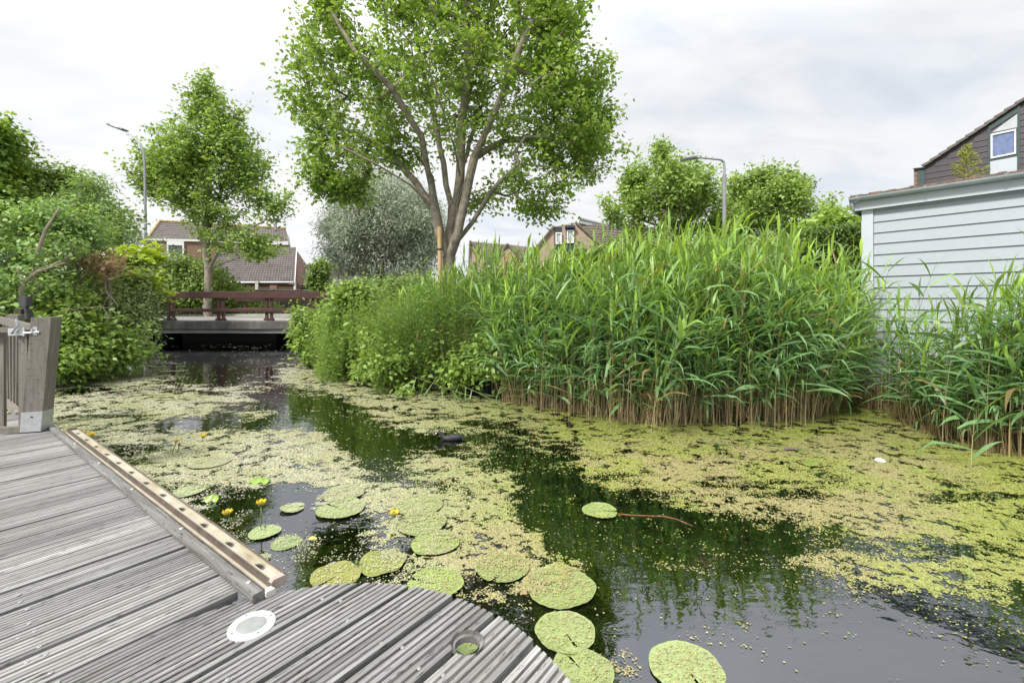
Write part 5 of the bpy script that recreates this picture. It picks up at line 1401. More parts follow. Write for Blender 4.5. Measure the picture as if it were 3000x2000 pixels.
def reed_obj(name, quads, cols, mat, label, group=None, kind=None, cat='reeds', origin=None):
    V = np.array(quads).reshape(-1, 3); F_ = np.arange(len(V)).reshape(-1, 4)
    root = None
    if origin is not None:
        me_o = np.asarray(origin); o = big_mesh(name, V - me_o, F_, mat, None, np.repeat(np.clip(np.array(cols), 0, 1), 4, 0)); o.location = [float(c) for c in me_o]
    else:
        o = big_mesh(name, V, F_, mat, None, np.repeat(np.clip(np.array(cols), 0, 1), 4, 0))
    return tag(o, label, cat, group, kind)
rr = np.random.default_rng(42)
FX = [1440, 1480, 1560, 1700, 1850, 1950, 2050, 2150, 2250, 2350, 2440, 2500]
FY = [1165, 1178, 1195, 1215, 1238, 1248, 1240, 1238, 1238, 1232, 1212, 1175]
TX = [1380, 1450, 1500, 1580, 1660, 1720, 1800, 1900, 2000, 2100, 2200, 2300, 2380, 2440, 2500, 2560]
TY = [760, 730, 740, 735, 712, 695, 682, 672, 668, 665, 668, 690, 735, 775, 830, 880]
qs, cs = [], []
cnt = 0
while cnt < 1350:
    fx_ = rr.uniform(1430, 2490); yb = np.interp(fx_, FX, FY)
    d0 = F * EYE / (yb - HY); depth = rr.random() ** 1.4 * (2.1 if fx_ > 1560 else 1.0) * (0.55 + 0.45 * min(1, (2500 - fx_) / 250))
    d_ = d0 + depth + rr.normal() * 0.05
    if rr.random() < 0.03: d_ = d0 - rr.uniform(0.05, 0.35)
    x_ = (fx_ - CX) / F * d_ + rr.normal() * 0.03
    ytop = np.interp(fx_ + rr.normal() * 25, TX, TY) + (rr.random() ** 1.1) * 210 - 14 + 70 * (fbm(np.array([fx_ / 90.]), np.array([d_ * 1.5]), 2)[0] - .45)
    if depth < 0.5: ytop += rr.uniform(30, 330) * (1 - depth / 0.5)
    h_ = EYE + (HY - ytop) / F * d_
    if h_ < 0.5: continue
    b_ = V3(x_, d_, -0.1); lean = V3(rr.normal() * 0.06 + 0.03, -0.05 + rr.normal() * 0.06, 0)
    if depth < 0.4: lean = lean + V3(rr.normal() * 0.09, -0.16 * rr.random(), 0)
    if fx_ > 2330: lean = lean + V3(rr.uniform(0, 0.16), -0.05, 0)
    reed_arrays(rr, b_, h_ + 0.1, lean, 1.0, 0.26 if depth > 0.3 else 0.33, qs, cs); cnt += 1
# short bare stems and stubs at the front of the bed
for i in range(900):
    fx_ = rr.uniform(1470, 2470); yb = np.interp(fx_, FX, FY); d0 = F * EYE / (yb - HY) + abs(rr.normal()) * 0.28 - 0.03
    x_ = (fx_ - CX) / F * d0; h_ = rr.uniform(0.15, 0.75); b_ = V3(x_, d0, -0.08); tp = b_ + V3(rr.normal() * 0.07, rr.normal() * 0.07, h_); w_ = V3(0.0038, 0, 0)
    c = V3(0.60, 0.50, 0.34) * rr.uniform(0.4, 1.25)
    md = (b_ + tp) / 2 + V3(rr.normal() * .01, 0, 0)
    for (a, b2) in ((b_, md), (md, tp)):
        qs.append((a - w_, a + w_, b2 + w_ * .9, b2 - w_ * .9)); cs.append(c)
        wy_ = V3(0, 0.0038, 0); qs.append((a - wy_, a + wy_, b2 + wy_ * .9, b2 - wy_ * .9)); cs.append(c)
reed_obj('reed_bed', qs, cs, M['reed'], 'tall dense reed bed, lime green at the top and straw coloured at the foot', kind='stuff')
# right-hand reeds before the shed
qs, cs = [], []
for i in range(330):
    fx_ = 2560 + 720 * rr.random() ** 0.72
    yb = np.interp(fx_, [2480, 2560, 2700, 2800, 2900, 3000, 3300], [1185, 1195, 1265, 1300, 1330, 1345, 1380]); d0 = F * EYE / (yb - HY); depth = rr.random() ** 1.3 * 0.9
    d_ = d0 + depth; x_ = (fx_ - CX) / F * d_
    wlim = sw(0, 0)[:2]; 
    if (np.array([x_, d_]) - C0) @ SN < 0.25: continue
    ytop = np.interp(fx_, [2480, 2560, 2650, 2720, 2800, 2900, 3000, 3300], [860, 900, 840, 880, 850, 830, 790, 700]) + rr.random() ** 1.2 * 260
    h_ = EYE + (HY - ytop) / F * d_
    reed_arrays(rr, V3(x_, d_, -0.1), max(0.5, h_ + 0.1), V3(rr.normal() * 0.07 + 0.05, rr.normal() * 0.06 - 0.03, 0), 0.95, 0.22, qs, cs)
for i in range(420):
    fx_ = rr.uniform(2490, 3100); yb = np.interp(fx_, [2480, 2560, 2700, 2800, 2900, 3000, 3300], [1185, 1205, 1270, 1305, 1335, 1350, 1390]); d0 = F * EYE / (yb - HY) + abs(rr.normal()) * 0.3
    x_ = (fx_ - CX) / F * d0; b_ = V3(x_, d0, -0.08); tp = b_ + V3(rr.normal() * 0.06, rr.normal() * 0.06, rr.uniform(0.12, 0.5)); w_ = V3(0.0036, 0, 0)
    qs.append((b_ - w_, b_ + w_, tp + w_ * .9, tp - w_ * .9)); cs.append(V3(0.36, 0.27, 0.15) * rr.uniform(0.4, 1.2))
reed_obj('reeds', qs, cs, M['reed'], 'looser reeds with straw feet in front of the pale grey shed', kind='stuff')
# single reeds that stand apart
def one(label, x, yb, ytop, lean, **k_):
    q, c = [], []; b_ = gz(x, yb, 0); h_ = EYE + (HY - ytop) / F * b_[1]
    reed_arrays(rr, b_ - (0, 0, 0.1), h_ + 0.1, lean, 1.0, k_.pop('lowbare', 0.3), q, c, **k_)
    reed_obj('reed', q, c, M['reed'], label, 'single reeds standing apart', None, 'reed', b_)
one('short reed with three drooping blades, out in front of the reed bed', 1790, 1262, 1085, V3(-.15, -.05, 0), nleaf=6, lw=1.25)
one('bushy reed leaning right before the middle of the bed', 1905, 1282, 950, V3(.28, -.12, 0), nleaf=14, lw=1.3)
one('reed with broad blades drooping at the front centre of the bed', 1930, 1278, 900, V3(.18, -.15, 0), nleaf=13, lw=1.3)
one('reed leaning left with long pale blades at the left end of the bed', 1500, 1195, 860, V3(-.35, -.12, 0), nleaf=12, lw=1.2)
one('tall single reed before the left end of the shed wall', 2640, 1225, 765, V3(.22, 0, 0), nleaf=12, lw=1.3)
one('slender reed crossing the white corner board of the shed', 2545, 1205, 770, V3(.14, 0, 0), nleaf=11, lw=1.1)
one('thin short reed standing alone in duckweed by the right-hand reeds', 2845, 1372, 1215, V3(.06, 0, 0), nleaf=5)
one('tall reed at the right picture edge reaching over the siding', 2990, 1345, 745, V3(.10, 0, 0), nleaf=14, lw=1.5)
one('reed with wide blades at the right, left of the tallest edge reed', 2890, 1330, 800, V3(.05, 0, 0), nleaf=13, lw=1.4)
one('broad-leaved reed in the middle of the right-hand clump', 2760, 1300, 850, V3(.12, -.05, 0), nleaf=13, lw=1.4)
for i, (x, yb, yt, lab) in enumerate(((1225, 985, 775, 'dark reed shooting up beside the silver willow, taller of two'), (1110, 985, 800, 'dark reed shooting up beside the silver willow, shorter of two'))):
    q, c = [], []; d_ = 8.6; b_ = at(x, yb, d_); reed_arrays(rr, b_, (yb - yt) / F * d_, V3(.02, 0, 0), 1, 0.45, q, c, nleaf=6, lw=1.3); reed_obj('reed', q, c, M['reed'], lab, 'single reeds standing apart', None, 'reed', b_)
# bent reeds lying over the water left of the bed, and blades floating
def flat_reed(label, pts, z0, z1, nl):
    q, c = [], []; P = [gz(x, y, z0 + (z1 - z0) * i / (len(pts) - 1)) for i, (x, y) in enumerate(pts)]
    w_ = V3(0, 0.003, 0.003)
    for a, b2 in zip(P[:-1], P[1:]): q.append((a - w_, a + w_, b2 + w_, b2 - w_)); c.append(V3(0.20, 0.22, 0.08))
    for j in range(nl):
        u = (j + 0.6) / nl * (len(P) - 1); i = min(int(u), len(P) - 2); p = P[i] + (P[i + 1] - P[i]) * (u - i); dv = unit(P[i + 1] - P[i])
        d = unit(dv * 0.4 + V3(rr.normal() * 0.5 - 0.2, rr.normal() * 0.4 - 0.3, -0.75 if p[2] > 0.15 else 0)); L = min(rr.uniform(0.2, 0.34), max(0.12, p[2] * 1.2 + 0.12)); s_ = unit(np.cross(d, V3(.3, 1, .2))) * 0.010
        k_ = [p, p + d * L * .5, p + d * L]; k_[2][2] = max(k_[2][2], 0.008); k_[1][2] = max(k_[1][2], 0.01); cc_ = V3(0.17, 0.26, 0.10) * rr.uniform(.8, 1.3)
        q.append((k_[0] - s_ * .3, k_[0] + s_ * .3, k_[1] + s_, k_[1] - s_)); q.append((k_[1] - s_, k_[1] + s_, k_[2] + s_ * .05, k_[2] - s_ * .05)); c += [cc_, cc_]
    reed_obj('bent_reed', q, c, M['reed'], label, 'bent reeds over the water', None, 'reed', P[0])
flat_reed('bent reed hanging low over the water from the round-leaved shrub', [(1205, 1100), (1270, 1122), (1340, 1148), (1400, 1165)], 0.28, 0.10, 8)
flat_reed('bent reed arching to the water beside the bed, right of the other', [(1335, 1120), (1390, 1145), (1440, 1170), (1520, 1215)], 0.24, 0.01, 9)
flat_reed('loose reed blades floating in duckweed before the centre of the bed', [(2040, 1290), (2100, 1297), (2160, 1303), (2200, 1300)], 0.012, 0.012, 6)
flat_reed('long reed blade floating in duckweed left of the white object', [(2240, 1300), (2300, 1308), (2400, 1320)], 0.012, 0.012, 4)
flat_reed('pale reed blade floating at the right picture edge', [(2900, 1500), (2950, 1540), (3010, 1570)], 0.012, 0.012, 2)
#@@PART5
# ------------------------------------------------------------------ trees
def bp(x, y, d): return at(x, y, d)
def shoots(rng, att, c, n, L):
    "leafy shoots that break the outline of a crown around c"
    out = att - c; r = np.linalg.norm(out / (1, 1, 1.1), axis=1) * rng.uniform(.8, 1.2, len(att))
    new = []
    for i in np.argsort(-r)[:n]:
        d = unit(unit(out[i]) * .6 + V3(0, 0, .75) + rng.normal(size=3) * .3); k = rng.integers(1, 4)
        new += [att[i] + d * L * (j + 1) + rng.normal(size=3) * .03 for j in range(k)]
    return np.concatenate([att, np.array(new)])
# the big maple
d0 = 10.0
gb = bp(1312, 800, d0); gb[2] = float(ground_z(gb[0], gb[1])) - 0.05
limbs = [[gb, bp(1312, 760, d0), bp(1322, 700, d0)],
 [bp(1312, 775, d0), bp(1288, 690, d0 - .1), bp(1270, 610, d0 - .1), bp(1215, 530, d0 + .2), bp(1140, 450, d0 + .4), bp(1040, 390, d0 + .6), bp(930, 350, d0 + .8)],
 [bp(1275, 620, d0), bp(1262, 540, d0), bp(1235, 400, d0 - .7), bp(1150, 260, d0 - 1.2), bp(1040, 150, d0 - 1.4), bp(980, 50, d0 - 1.4)],
 [bp(1314, 765, d0), bp(1318, 690, d0 + .2), bp(1322, 600, d0 + .2), bp(1300, 480, d0 + .3), bp(1270, 330, d0 + .8), bp(1230, 160, d0 + 1.2), bp(1200, 0, d0 + 1.4)],
 [bp(1328, 650, d0), bp(1348, 520, d0), bp(1352, 400, d0), bp(1372, 200, d0 - .2), bp(1370, 0, d0 - .2), bp(1360, -200, d0)],
 [bp(1314, 770, d0), bp(1340, 690, d0 - .15), bp(1364, 580, d0 - .15), bp(1390, 460, d0 - .2), bp(1440, 350, d0 - .6), bp(1500, 200, d0 - 1.0), bp(1560, 60, d0 - 1.2)],
 [bp(1390, 460, d0), bp(1480, 410, d0 + .3), bp(1600, 400, d0 + .6), bp(1740, 410, d0 + .8)],
 [bp(1316, 760, d0), bp(1345, 700, d0 + .1), bp(1385, 650, d0), bp(1440, 560, d0 - .3), bp(1520, 480, d0 - .6), bp(1620, 490, d0 - .8)],
 [bp(1345, 545, d0), bp(1330, 430, d0 - 1.0), bp(1290, 300, d0 - 2.0), bp(1250, 180, d0 - 2.6)],
 [bp(1350, 520, d0), bp(1390, 380, d0 + 1.2), bp(1430, 250, d0 + 2.2), bp(1500, 100, d0 + 2.6)],
 [bp(1313, 772, d0), bp(1302, 700, d0 + .2), bp(1290, 640, d0 + .3), bp(1268, 520, d0 + .6), bp(1200, 420, d0 + 1.2), bp(1120, 330, d0 + 1.6), bp(1060, 220, d0 + 1.8)],
 [bp(1270, 610, d0 - .1), bp(1200, 540, d0 - .5), bp(1100, 480, d0 - .9), bp(1000, 430, d0 - 1.1)],
 [bp(1316, 765, d0), bp(1330, 690, d0 - .3), bp(1340, 600, d0 - .5), bp(1400, 430, d0 - 1.2), bp(1480, 330, d0 - 1.8), bp(1590, 220, d0 - 2.0)]]
ra = np.random.default_rng(101)
att = blobs(ra, 1450, [(1320, 130, 330, 330, d0, 2.7, 5.0), (1065, 310, 165, 210, d0, 1.8, 2.0), (1550, 290, 200, 200, d0, 1.8, 2.0), (990, 490, 95, 85, d0 + .6, 1.1, 0.8), (1570, 520, 140, 75, d0 - .3, 1.1, 0.8),
  (1710, 395, 75, 45, d0 + .6, .7, 0.35), (1420, 590, 90, 45, d0 + .8, .7, 0.25), (975, 150, 80, 130, d0 - .3, 1.0, 0.5), (1635, 110, 55, 120, d0 - .6, .8, 0.45), (1000, 560, 60, 40, d0 + .4, .5, 0.25), (1725, 250, 35, 35, d0, .4, 0.12),
  (1590, 610, 60, 30, d0 - .2, .5, 0.18), (1300, -230, 280, 180, d0, 2.2, 1.0), (1150, 120, 200, 180, d0, 2.4, 1.2), (1480, 130, 200, 200, d0, 2.4, 1.4), (1660, 460, 120, 70, d0, 1.2, .6), (1640, 330, 120, 90, d0, 1.5, .6), (905, 260, 30, 160, d0, .8, 0.3), (1170, 440, 110, 50, d0 + .8, 1.2, 0.3)])
kz = fbm(att[:, 0] * 1.5 + 5, att[:, 2] * 1.5 + att[:, 1] * 0.8, 3); att = shoots(ra, att[kz < 0.60], V3(-1.4, 10, 5.0), 260, 0.18)
root = plant('maple_tree', 'big multi-stemmed maple with wide dense crown standing on the reedy bank', 'tree', gb, limbs, att, 'maple', M['maple'], M['bark'], 40, 0.125, 0.092, 7, 0.008, 0.185, step=0.4, up=0.7, droop=0.3, along=0.5)
# stakes with straps
for (x0, x1, y0, y1, dd, lab) in ((1289, 1298, 840, 664, 9.75, 'fresh orange-brown wooden stake strapped left of the big maple trunk'), (1317, 1324, 790, 655, 10.35, 'second wooden stake half hidden behind the big maple trunk')):
    a, b = bp(x0 - 0, y0, dd), bp(x1 - 10 if dd < 10 else x1, y1, dd)
    o = thing('tree_stake', a * (1, 1, 0) + (0, 0, 0.5), lab, 'stake', 'stakes at the big maple')
    m = MB(); m.tube([V3(a[0] + .03, dd, 0.4), a, b], 0.046, 12); m.build('pole', M['stake'], o)
    m = MB(); p = a + (b - a) * 0.62; m.tube([p - (0, 0, .02), p + (0, 0, .02)], 0.049, 12); m.build('strap', M['black'], o)
# slim maple left, beyond the bridge
d0 = 20.5
gb = bp(612, 930, d0); gb[2] = 0.6
limbs = [[gb, bp(611, 850, d0), bp(612, 790, d0), bp(604, 690, d0), bp(608, 560, d0), bp(606, 420, d0), bp(604, 300, d0), bp(603, 250, d0)],
 [bp(612, 770, d0), bp(650, 720, d0 - .5), bp(700, 690, d0 - .8), bp(770, 650, d0 - 1)],
 [bp(606, 740, d0), bp(590, 690, d0 + .3), bp(555, 590, d0 + .5), bp(480, 500, d0 + .7)],
 [bp(607, 690, d0), bp(640, 590, d0 + .6), bp(680, 480, d0 + 1), bp(700, 400, d0 + 1)],
 [bp(608, 560, d0), bp(560, 450, d0 - .6), bp(530, 380, d0 - .8)],
 [bp(605, 650, d0), bp(560, 620, d0 - .8), bp(500, 610, d0 - 1.4)], [bp(612, 800, d0), bp(660, 770, d0 + .8), bp(740, 740, d0 + 1.4)]]
ra = np.random.default_rng(102)
att = blobs(ra, 620, [(610, 400, 70, 90, d0, 1.2, 1.3), (545, 470, 70, 65, d0, 1.4, 1.4), (530, 560, 80, 45, d0, 1.4, 1.1), (675, 430, 55, 60, d0, 1.1, .9), (745, 540, 70, 50, d0, 1.2, 1.0), (605, 510, 120, 75, d0, 1.8, 2.2), (490, 515, 75, 60, d0, 1.2, 1.7), (602, 305, 28, 45, d0, .5, 0.4), (700, 500, 70, 70, d0, 1.2, 1.1), (730, 610, 85, 55, d0, 1.3, 1.3), (640, 620, 100, 65, d0, 1.6, 1.4), (545, 590, 55, 35, d0, 1, 0.4), (560, 400, 35, 45, d0, .6, 0.4), (655, 350, 28, 45, d0, .5, 0.3), (445, 545, 35, 35, d0, .6, .4), (795, 620, 40, 35, d0, .6, .3), (690, 710, 105, 40, d0, 1.2, .9), (760, 740, 50, 22, d0, .8, .35)])
kz = fbm(att[:, 0] * 0.7 + 5, att[:, 2] * 0.7 + att[:, 1] * 0.5, 3); att = shoots(ra, att[kz < 0.60], V3(-13.6, 20.5, 5.0), 190, 0.28)
plant('maple_tree', 'slim young maple with pointed loose crown in front of the brown brick house', 'tree', gb, limbs, att, 'maple', M['maple2'], M['bark'], 36, 0.19, 0.145, 8, 0.010, 0.17, step=0.6, up=0.75, droop=0.35, along=0.6)
# silver willow
d0 = 25.0
gb = bp(1130, 900, d0); gb[2] = 0.6
ra = np.random.default_rng(103)
att = blobs(ra, 800, [(1125, 640, 165, 115, d0, 3.0, 4), (1110, 570, 100, 60, d0, 2, 1.0), (1040, 720, 85, 100, d0 - .5, 1.8, 1.3), (1230, 690, 75, 110, d0, 1.8, 1.3), (1130, 790, 150, 50, d0, 2.2, .8), (975, 650, 25, 35, d0, .7, .1)])
plant('willow_tree', 'rounded silver-grey willow behind the bridge and the big maple', 'tree', gb, fan(ra, gb, 9, 3.2, 2.0), att, 'narrow', M['willow'], M['bark_dark'], 105, 0.30, 0.21, 9, 0.008, 0.3, step=0.6, up=0.2, droop=0.55, along=0.6, flat=0.9)
# trees beyond the reeds on the right
d0 = 30.0
ra = np.random.default_rng(104); gb = bp(1935, 900, d0); gb[2] = 0.6
att = blobs(ra, 420, [(1935, 580, 115, 85, d0, 3, 3), (1860, 630, 75, 55, d0, 2, 1), (2040, 570, 65, 75, d0, 2, 1.1), (2080, 660, 80, 45, d0, 2, .8), (1920, 475, 40, 30, d0, 1, .35), (1840, 540, 30, 40, d0, 1, .25), (1960, 690, 140, 50, d0, 2.4, 1)])
kz = fbm(att[:, 0] * .9, att[:, 2] * .9 + att[:, 1] * .5, 3); att = shoots(ra, att[kz < .54], V3(9.8, 30, 5.0), 150, 0.32)
plant('round_tree', 'green tree behind the reeds left of the square-bent lamp', 'tree', gb, fan(ra, gb, 6, 5, 1.8), att, 'maple', M['maple2'], M['bark'], 40, 0.28, 0.21, 10, 0.014, 0.26, step=0.8, group='trees beyond the reeds', up=0.7, along=0.5)
ra = np.random.default_rng(105); d0 = 31.0; gb = bp(2285, 900, d0); gb[2] = 0.6
att = blobs(ra, 400, [(2265, 615, 115, 70, d0, 3, 3), (2190, 640, 70, 55, d0, 2, 1), (2340, 640, 60, 50, d0, 2, .8), (2220, 540, 40, 25, d0, 1, .3), (2330, 570, 35, 30, d0, 1, .3), (2165, 535, 14, 30, d0, .6, .08), (2270, 690, 150, 40, d0, 2.4, 1)])
kz = fbm(att[:, 0] * .9, att[:, 2] * .9 + att[:, 1] * .5, 3); att = shoots(ra, att[kz < .54], V3(17.8, 31, 4.5), 150, 0.32)
plant('round_tree', 'pale green spreading tree behind the reeds right of the square-bent lamp', 'tree', gb, fan(ra, gb, 6, 4.5, 1.8), att, 'maple', M['maple2'], M['bark'], 40, 0.28, 0.21, 11, 0.014, 0.26, step=0.8, group='trees beyond the reeds', up=0.7, along=0.5)
ra = np.random.default_rng(106); d0 = 24.0; gb = bp(2440, 900, d0); gb[2] = 0.6
att = blobs(ra, 150, [(2420, 668, 60, 24, d0, 1.6, 2), (2485, 660, 45, 14, d0, 1.4, 1), (2435, 628, 12, 20, d0, .4, .2)])
plant('small_tree', 'low green tree top showing above the clipped hedge by the shed', 'tree', gb, fan(ra, gb, 5, 3.4, 1.2), att, 'maple', M['maple'], M['bark'], 40, 0.3, 0.24, 12, 0.012, 0.16, step=0.7, group='trees beyond the reeds', up=0.7)

# ------------------------------------------------------------------ hedges and shrubs
def leaf_volume(name, label, cat, base, pts, per, rad, size, kind, mat, seed, core=None, group=None, up=0.5, flat=0.8, droop=0.2, stems=6, stem_h=0.8):
    rng = np.random.default_rng(seed); o = thing(name, base, label, cat, group)
    n = len(pts); idx = np.repeat(np.arange(n), per); m_ = len(idx)
    off = rng.normal(size=(m_, 3)) * rad * (1, 1, flat); pos = pts[idx] + off
    nrm = V3(0, -0.35, up) + rng.normal(size=(m_, 3)) * 0.55; dv = rng.normal(size=(m_, 3)) - V3(0, 0, droop)
    V, F_ = leaf_arrays(kind, pos, nrm, dv, size * rng.uniform(.6, 1.3, m_))
    big_mesh('foliage', V, F_, mat, o)
    return o
# clipped conifer hedge beside the shed
ra = np.random.default_rng(201); d0 = 11.0
def hedge_pts(x0, x1, y0f, y1, d, dep, n, rng):
    P = []
    for _ in range(n):
        x = rng.uniform(x0, x1); yt = y0f(x); f = rng.random()
        if f < 0.72: P.append(at(x, rng.uniform(yt, y1), d + rng.random() ** 2 * 0.25))
        else: P.append(at(x, yt + rng.uniform(-2, 5), d + rng.random() * dep))
    return np.array(P)
pts = hedge_pts(2340, 2640, lambda x: np.interp(x, [2340, 2420, 2480, 2540, 2640], [684, 674, 668, 662, 655]), 960, d0, 1.2, 2600, ra)
o = leaf_volume('conifer_hedge', 'clipped dark conifer hedge between the reeds and the grey shed', 'hedge', at(2450, 900, d0) * (1, 1, 0) + (0, 0, .6), pts, 9, 0.055, 0.085, 'spray', M['thuja'], 31, up=0.4, droop=-0.3)
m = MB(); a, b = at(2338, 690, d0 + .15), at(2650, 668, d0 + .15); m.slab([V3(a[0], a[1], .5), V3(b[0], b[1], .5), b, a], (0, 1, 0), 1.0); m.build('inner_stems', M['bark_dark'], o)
ra = np.random.default_rng(207); d0 = 19.5
pts = blobs(ra, 360, [(1080, 860, 70, 40, d0, .8, 1), (1200, 860, 80, 50, d0, .8, 1.2), (1330, 860, 80, 50, d0, .8, 1.2), (1440, 850, 70, 50, d0, .8, 1)], 0.3)
leaf_volume('verge_shrub', 'shadowy shrub belt at the foot of the silver willow', 'shrub', at(1260, 930, d0) * (1, 1, 0) + (0, 0, .6), pts, 34, 0.19, 0.14, 'oval', M['ivy'], 37)
# shrub belt on the bank behind the tall reeds
ra = np.random.default_rng(206); d0 = 13.5
pts = blobs(ra, 520, [(1740, 800, 110, 70, d0, .8, 1), (1900, 790, 110, 85, d0, .8, 1.3), (2080, 790, 110, 90, d0, .8, 1.3), (2240, 790, 110, 85, d0, .8, 1.3), (1620, 830, 60, 50, d0, .8, .5)], 0.3)
leaf_volume('bank_shrub', 'dark shrub belt glimpsed between the stems behind the tall reeds', 'shrub', at(2000, 930, d0) * (1, 1, 0) + (0, 0, .6), pts, 40, 0.17, 0.13, 'oval', M['ivy'], 36)
# hedge and shrubs behind the bridge
ra = np.random.default_rng(202); d0 = 21.5
pts = blobs(ra, 520, [(520, 840, 110, 85, d0, 1.2, 3), (600, 850, 90, 70, d0, 1.2, 1.6), (470, 880, 60, 60, d0, 1, 1), (540, 770, 60, 25, d0, .8, .5)], 0.2)
o = leaf_volume('tall_hedge', 'tall rounded leafy hedge behind the left end of the bridge', 'hedge', at(540, 930, d0) * (1, 1, 0) + (0, 0, .6), pts, 34, 0.20, 0.14, 'oval', M['ivy'], 32)
m = MB()
for i in range(7): a = at(450 + i * 32, 940, d0); m.tube([V3(a[0], a[1], .4), a + (0.1, 0, .5), at(450 + i * 32 + 10, 830, d0)], [.05, .04, .02], 6)
m.build('stems', M['bark_dark'], o)
ra = np.random.default_rng(203); d0 = 22.6
pts = blobs(ra, 200, [(665, 860, 75, 22, d0, .6, 1), (680, 905, 70, 30, d0, .6, 1.2), (770, 905, 60, 22, d0, .5, .8), (640, 835, 30, 20, d0, .5, .3)], 0.25)
o = leaf_volume('low_shrub', 'low leafy shrub along the far railing below the annexe roof', 'shrub', at(680, 930, d0) * (1, 1, 0) + (0, 0, .6), pts, 30, 0.16, 0.12, 'oval', M['dogwood'], 33)
# small columnar tree by the bridge
ra = np.random.default_rng(204); d0 = 18.9; gb = at(938, 930, d0); gb[2] = ZD - .1
att = blobs(ra, 130, [(938, 800, 27, 45, d0, .4, 2), (915, 820, 18, 28, d0, .3, .7), (955, 850, 22, 30, d0, .3, .7), (925, 850, 25, 25, d0, .3, .5)], .4)
plant('columnar_shrub', 'small upright dark-leaved shrub beside the garage roof', 'shrub', gb, fan(ra, gb, 4, 1.5, .2), att, 'oval', M['ivy'], M['bark_dark'], 26, 0.10, 0.12, 34, 0.006, .05, step=.4)
# left-hand bank growth
def bush(name, label, px0, d, lst, n, leaf, mat, bark, per, rad, size, seed, nl=6, h=2.0, spread=1.0, group=None, tip=0.005, tr=0.07, thin=0.64, **kw):
    ra = np.random.default_rng(seed); gb = at(px0, 1000, d); gb[2] = float(ground_z(gb[0], gb[1])) - 0.05
    att = blobs(ra, n, lst, kw.pop('shell', 0.33)); kz = fbm(att[:, 0] * 1.3 + seed, att[:, 2] * 1.3 + att[:, 1] * .6, 3); att = att[kz < thin - .07]; att = shoots(ra, att, att.mean(0), len(att) // 6, 0.16)
    return plant(name, label, kw.pop('cat', 'shrub'), gb, fan(ra, gb, nl, h, spread), att, leaf, mat, bark, per, rad, size, seed, tip, tr, group, step=kw.pop('step', 0.35), **kw)
bush('leafy_tree', 'leafy tree cut by the left picture edge above the shrubs', -60, 11.0, [(-70, 540, 70, 140, 11, 1.0, 2), (-10, 630, 60, 80, 11, 1.0, 1.2), (-30, 430, 35, 70, 11, .6, .6)], 260, 'maple', M['maple'], M['bark'], 45, 0.16, 0.12, 41, h=4.0, spread=.8, cat='tree', tr=.12)
bush('leafy_tree', 'dark rounded tree rising behind the left-hand shrubs', 150, 12.5, [(140, 540, 75, 50, 12.5, 1.2, 1.5), (180, 620, 90, 60, 12.5, 1.3, 1.6), (110, 640, 100, 80, 12.5, 1.3, 1.6), (255, 660, 50, 55, 12.5, 1, .8)], 420, 'oval', M['ivy'], M['bark_dark'], 50, 0.19, 0.11, 42, h=3.4, spread=1.2, cat='tree', tr=.12)
bush('butterfly_bush', 'spindly shrub with bare flower spikes leaning over the skyline', 250, 11.2, [(270, 540, 30, 22, 11.2, .3, .5), (310, 610, 25, 18, 11.2, .3, .4), (315, 690, 30, 20, 11.2, .4, .3), (240, 610, 60, 60, 11.2, .6, .8)], 130, 'narrow', M['shrub'], M['twig'], 26, 0.10, 0.14, 43, h=3.0, spread=.7, along=.5)
bush('elder_shrub', 'large mid-green shrub with grey limbs overhanging the left fence', 60, 8.2, [(70, 700, 130, 110, 8.2, .9, 2.4), (40, 830, 120, 90, 8.0, .8, 1.6), (165, 700, 90, 85, 8.4, .9, 1.4), (120, 650, 60, 40, 8.4, .6, .4)], 480, 'oval', M['shrub'], M['twig'], 46, 0.13, 0.08, 44, nl=9, h=2.0, spread=1.1, tr=.09)
bush('bramble_thicket', 'tangled bramble thicket with dead twigs hanging over the water', 300, 9.4, [(285, 890, 110, 95, 9.3, .9, 2.4), (345, 970, 60, 75, 9.3, .8, 1.4), (250, 1010, 120, 70, 8.9, .7, 1.5), (360, 885, 45, 45, 9.5, .5, .6), (200, 880, 90, 110, 9, .8, 1.0)], 620, 'oval', M['bramble'], M['twig'], 44, 0.125, 0.072, 45, nl=9, h=1.5, spread=1.5, tr=.05, droop=.4)
bush('waterside_shrub', 'fresh green leafy shrub trailing to the water beside the fence post', 190, 7.9, [(190, 960, 70, 60, 7.9, .5, 1), (210, 1040, 70, 50, 7.8, .45, 1.2), (300, 1050, 60, 35, 8.3, .4, .8), (170, 1060, 30, 40, 7.7, .3, .5)], 230, 'oval', M['dogwood'], M['bark_dark'], 34, 0.11, 0.095, 46, nl=6, h=.9, spread=.7, tr=.03, droop=.5, thin=.7)
bush('red_tipped_shrub', 'small shrub with salmon-pink young leaves above the brambles', 265, 8.9, [(250, 760, 45, 22, 8.75, .3, 1.2), (315, 785, 28, 14, 8.8, .3, .5)], 36, 'oval', M['red'], M['twig'], 20, 0.075, 0.08, 47, nl=4, h=1.5, spread=.4, tr=.03, thin=.9)
bush('maple_sapling', 'bright lime-green maple sapling in front of the lamp foot', 410, 10.6, [(400, 755, 40, 24, 10.6, .4, 1.2), (405, 795, 40, 20, 10.5, .4, .8), (355, 785, 28, 20, 10.5, .35, .6), (365, 845, 50, 22, 10.4, .5, 1.0), (425, 850, 26, 12, 10.4, .3, .4)], 130, 'maple', M['lime'], M['bark'], 20, 0.10, 0.16, 48, nl=4, h=1.4, spread=.4, tr=.03, up=1.1, droop=.1, flat=.3, thin=.9)
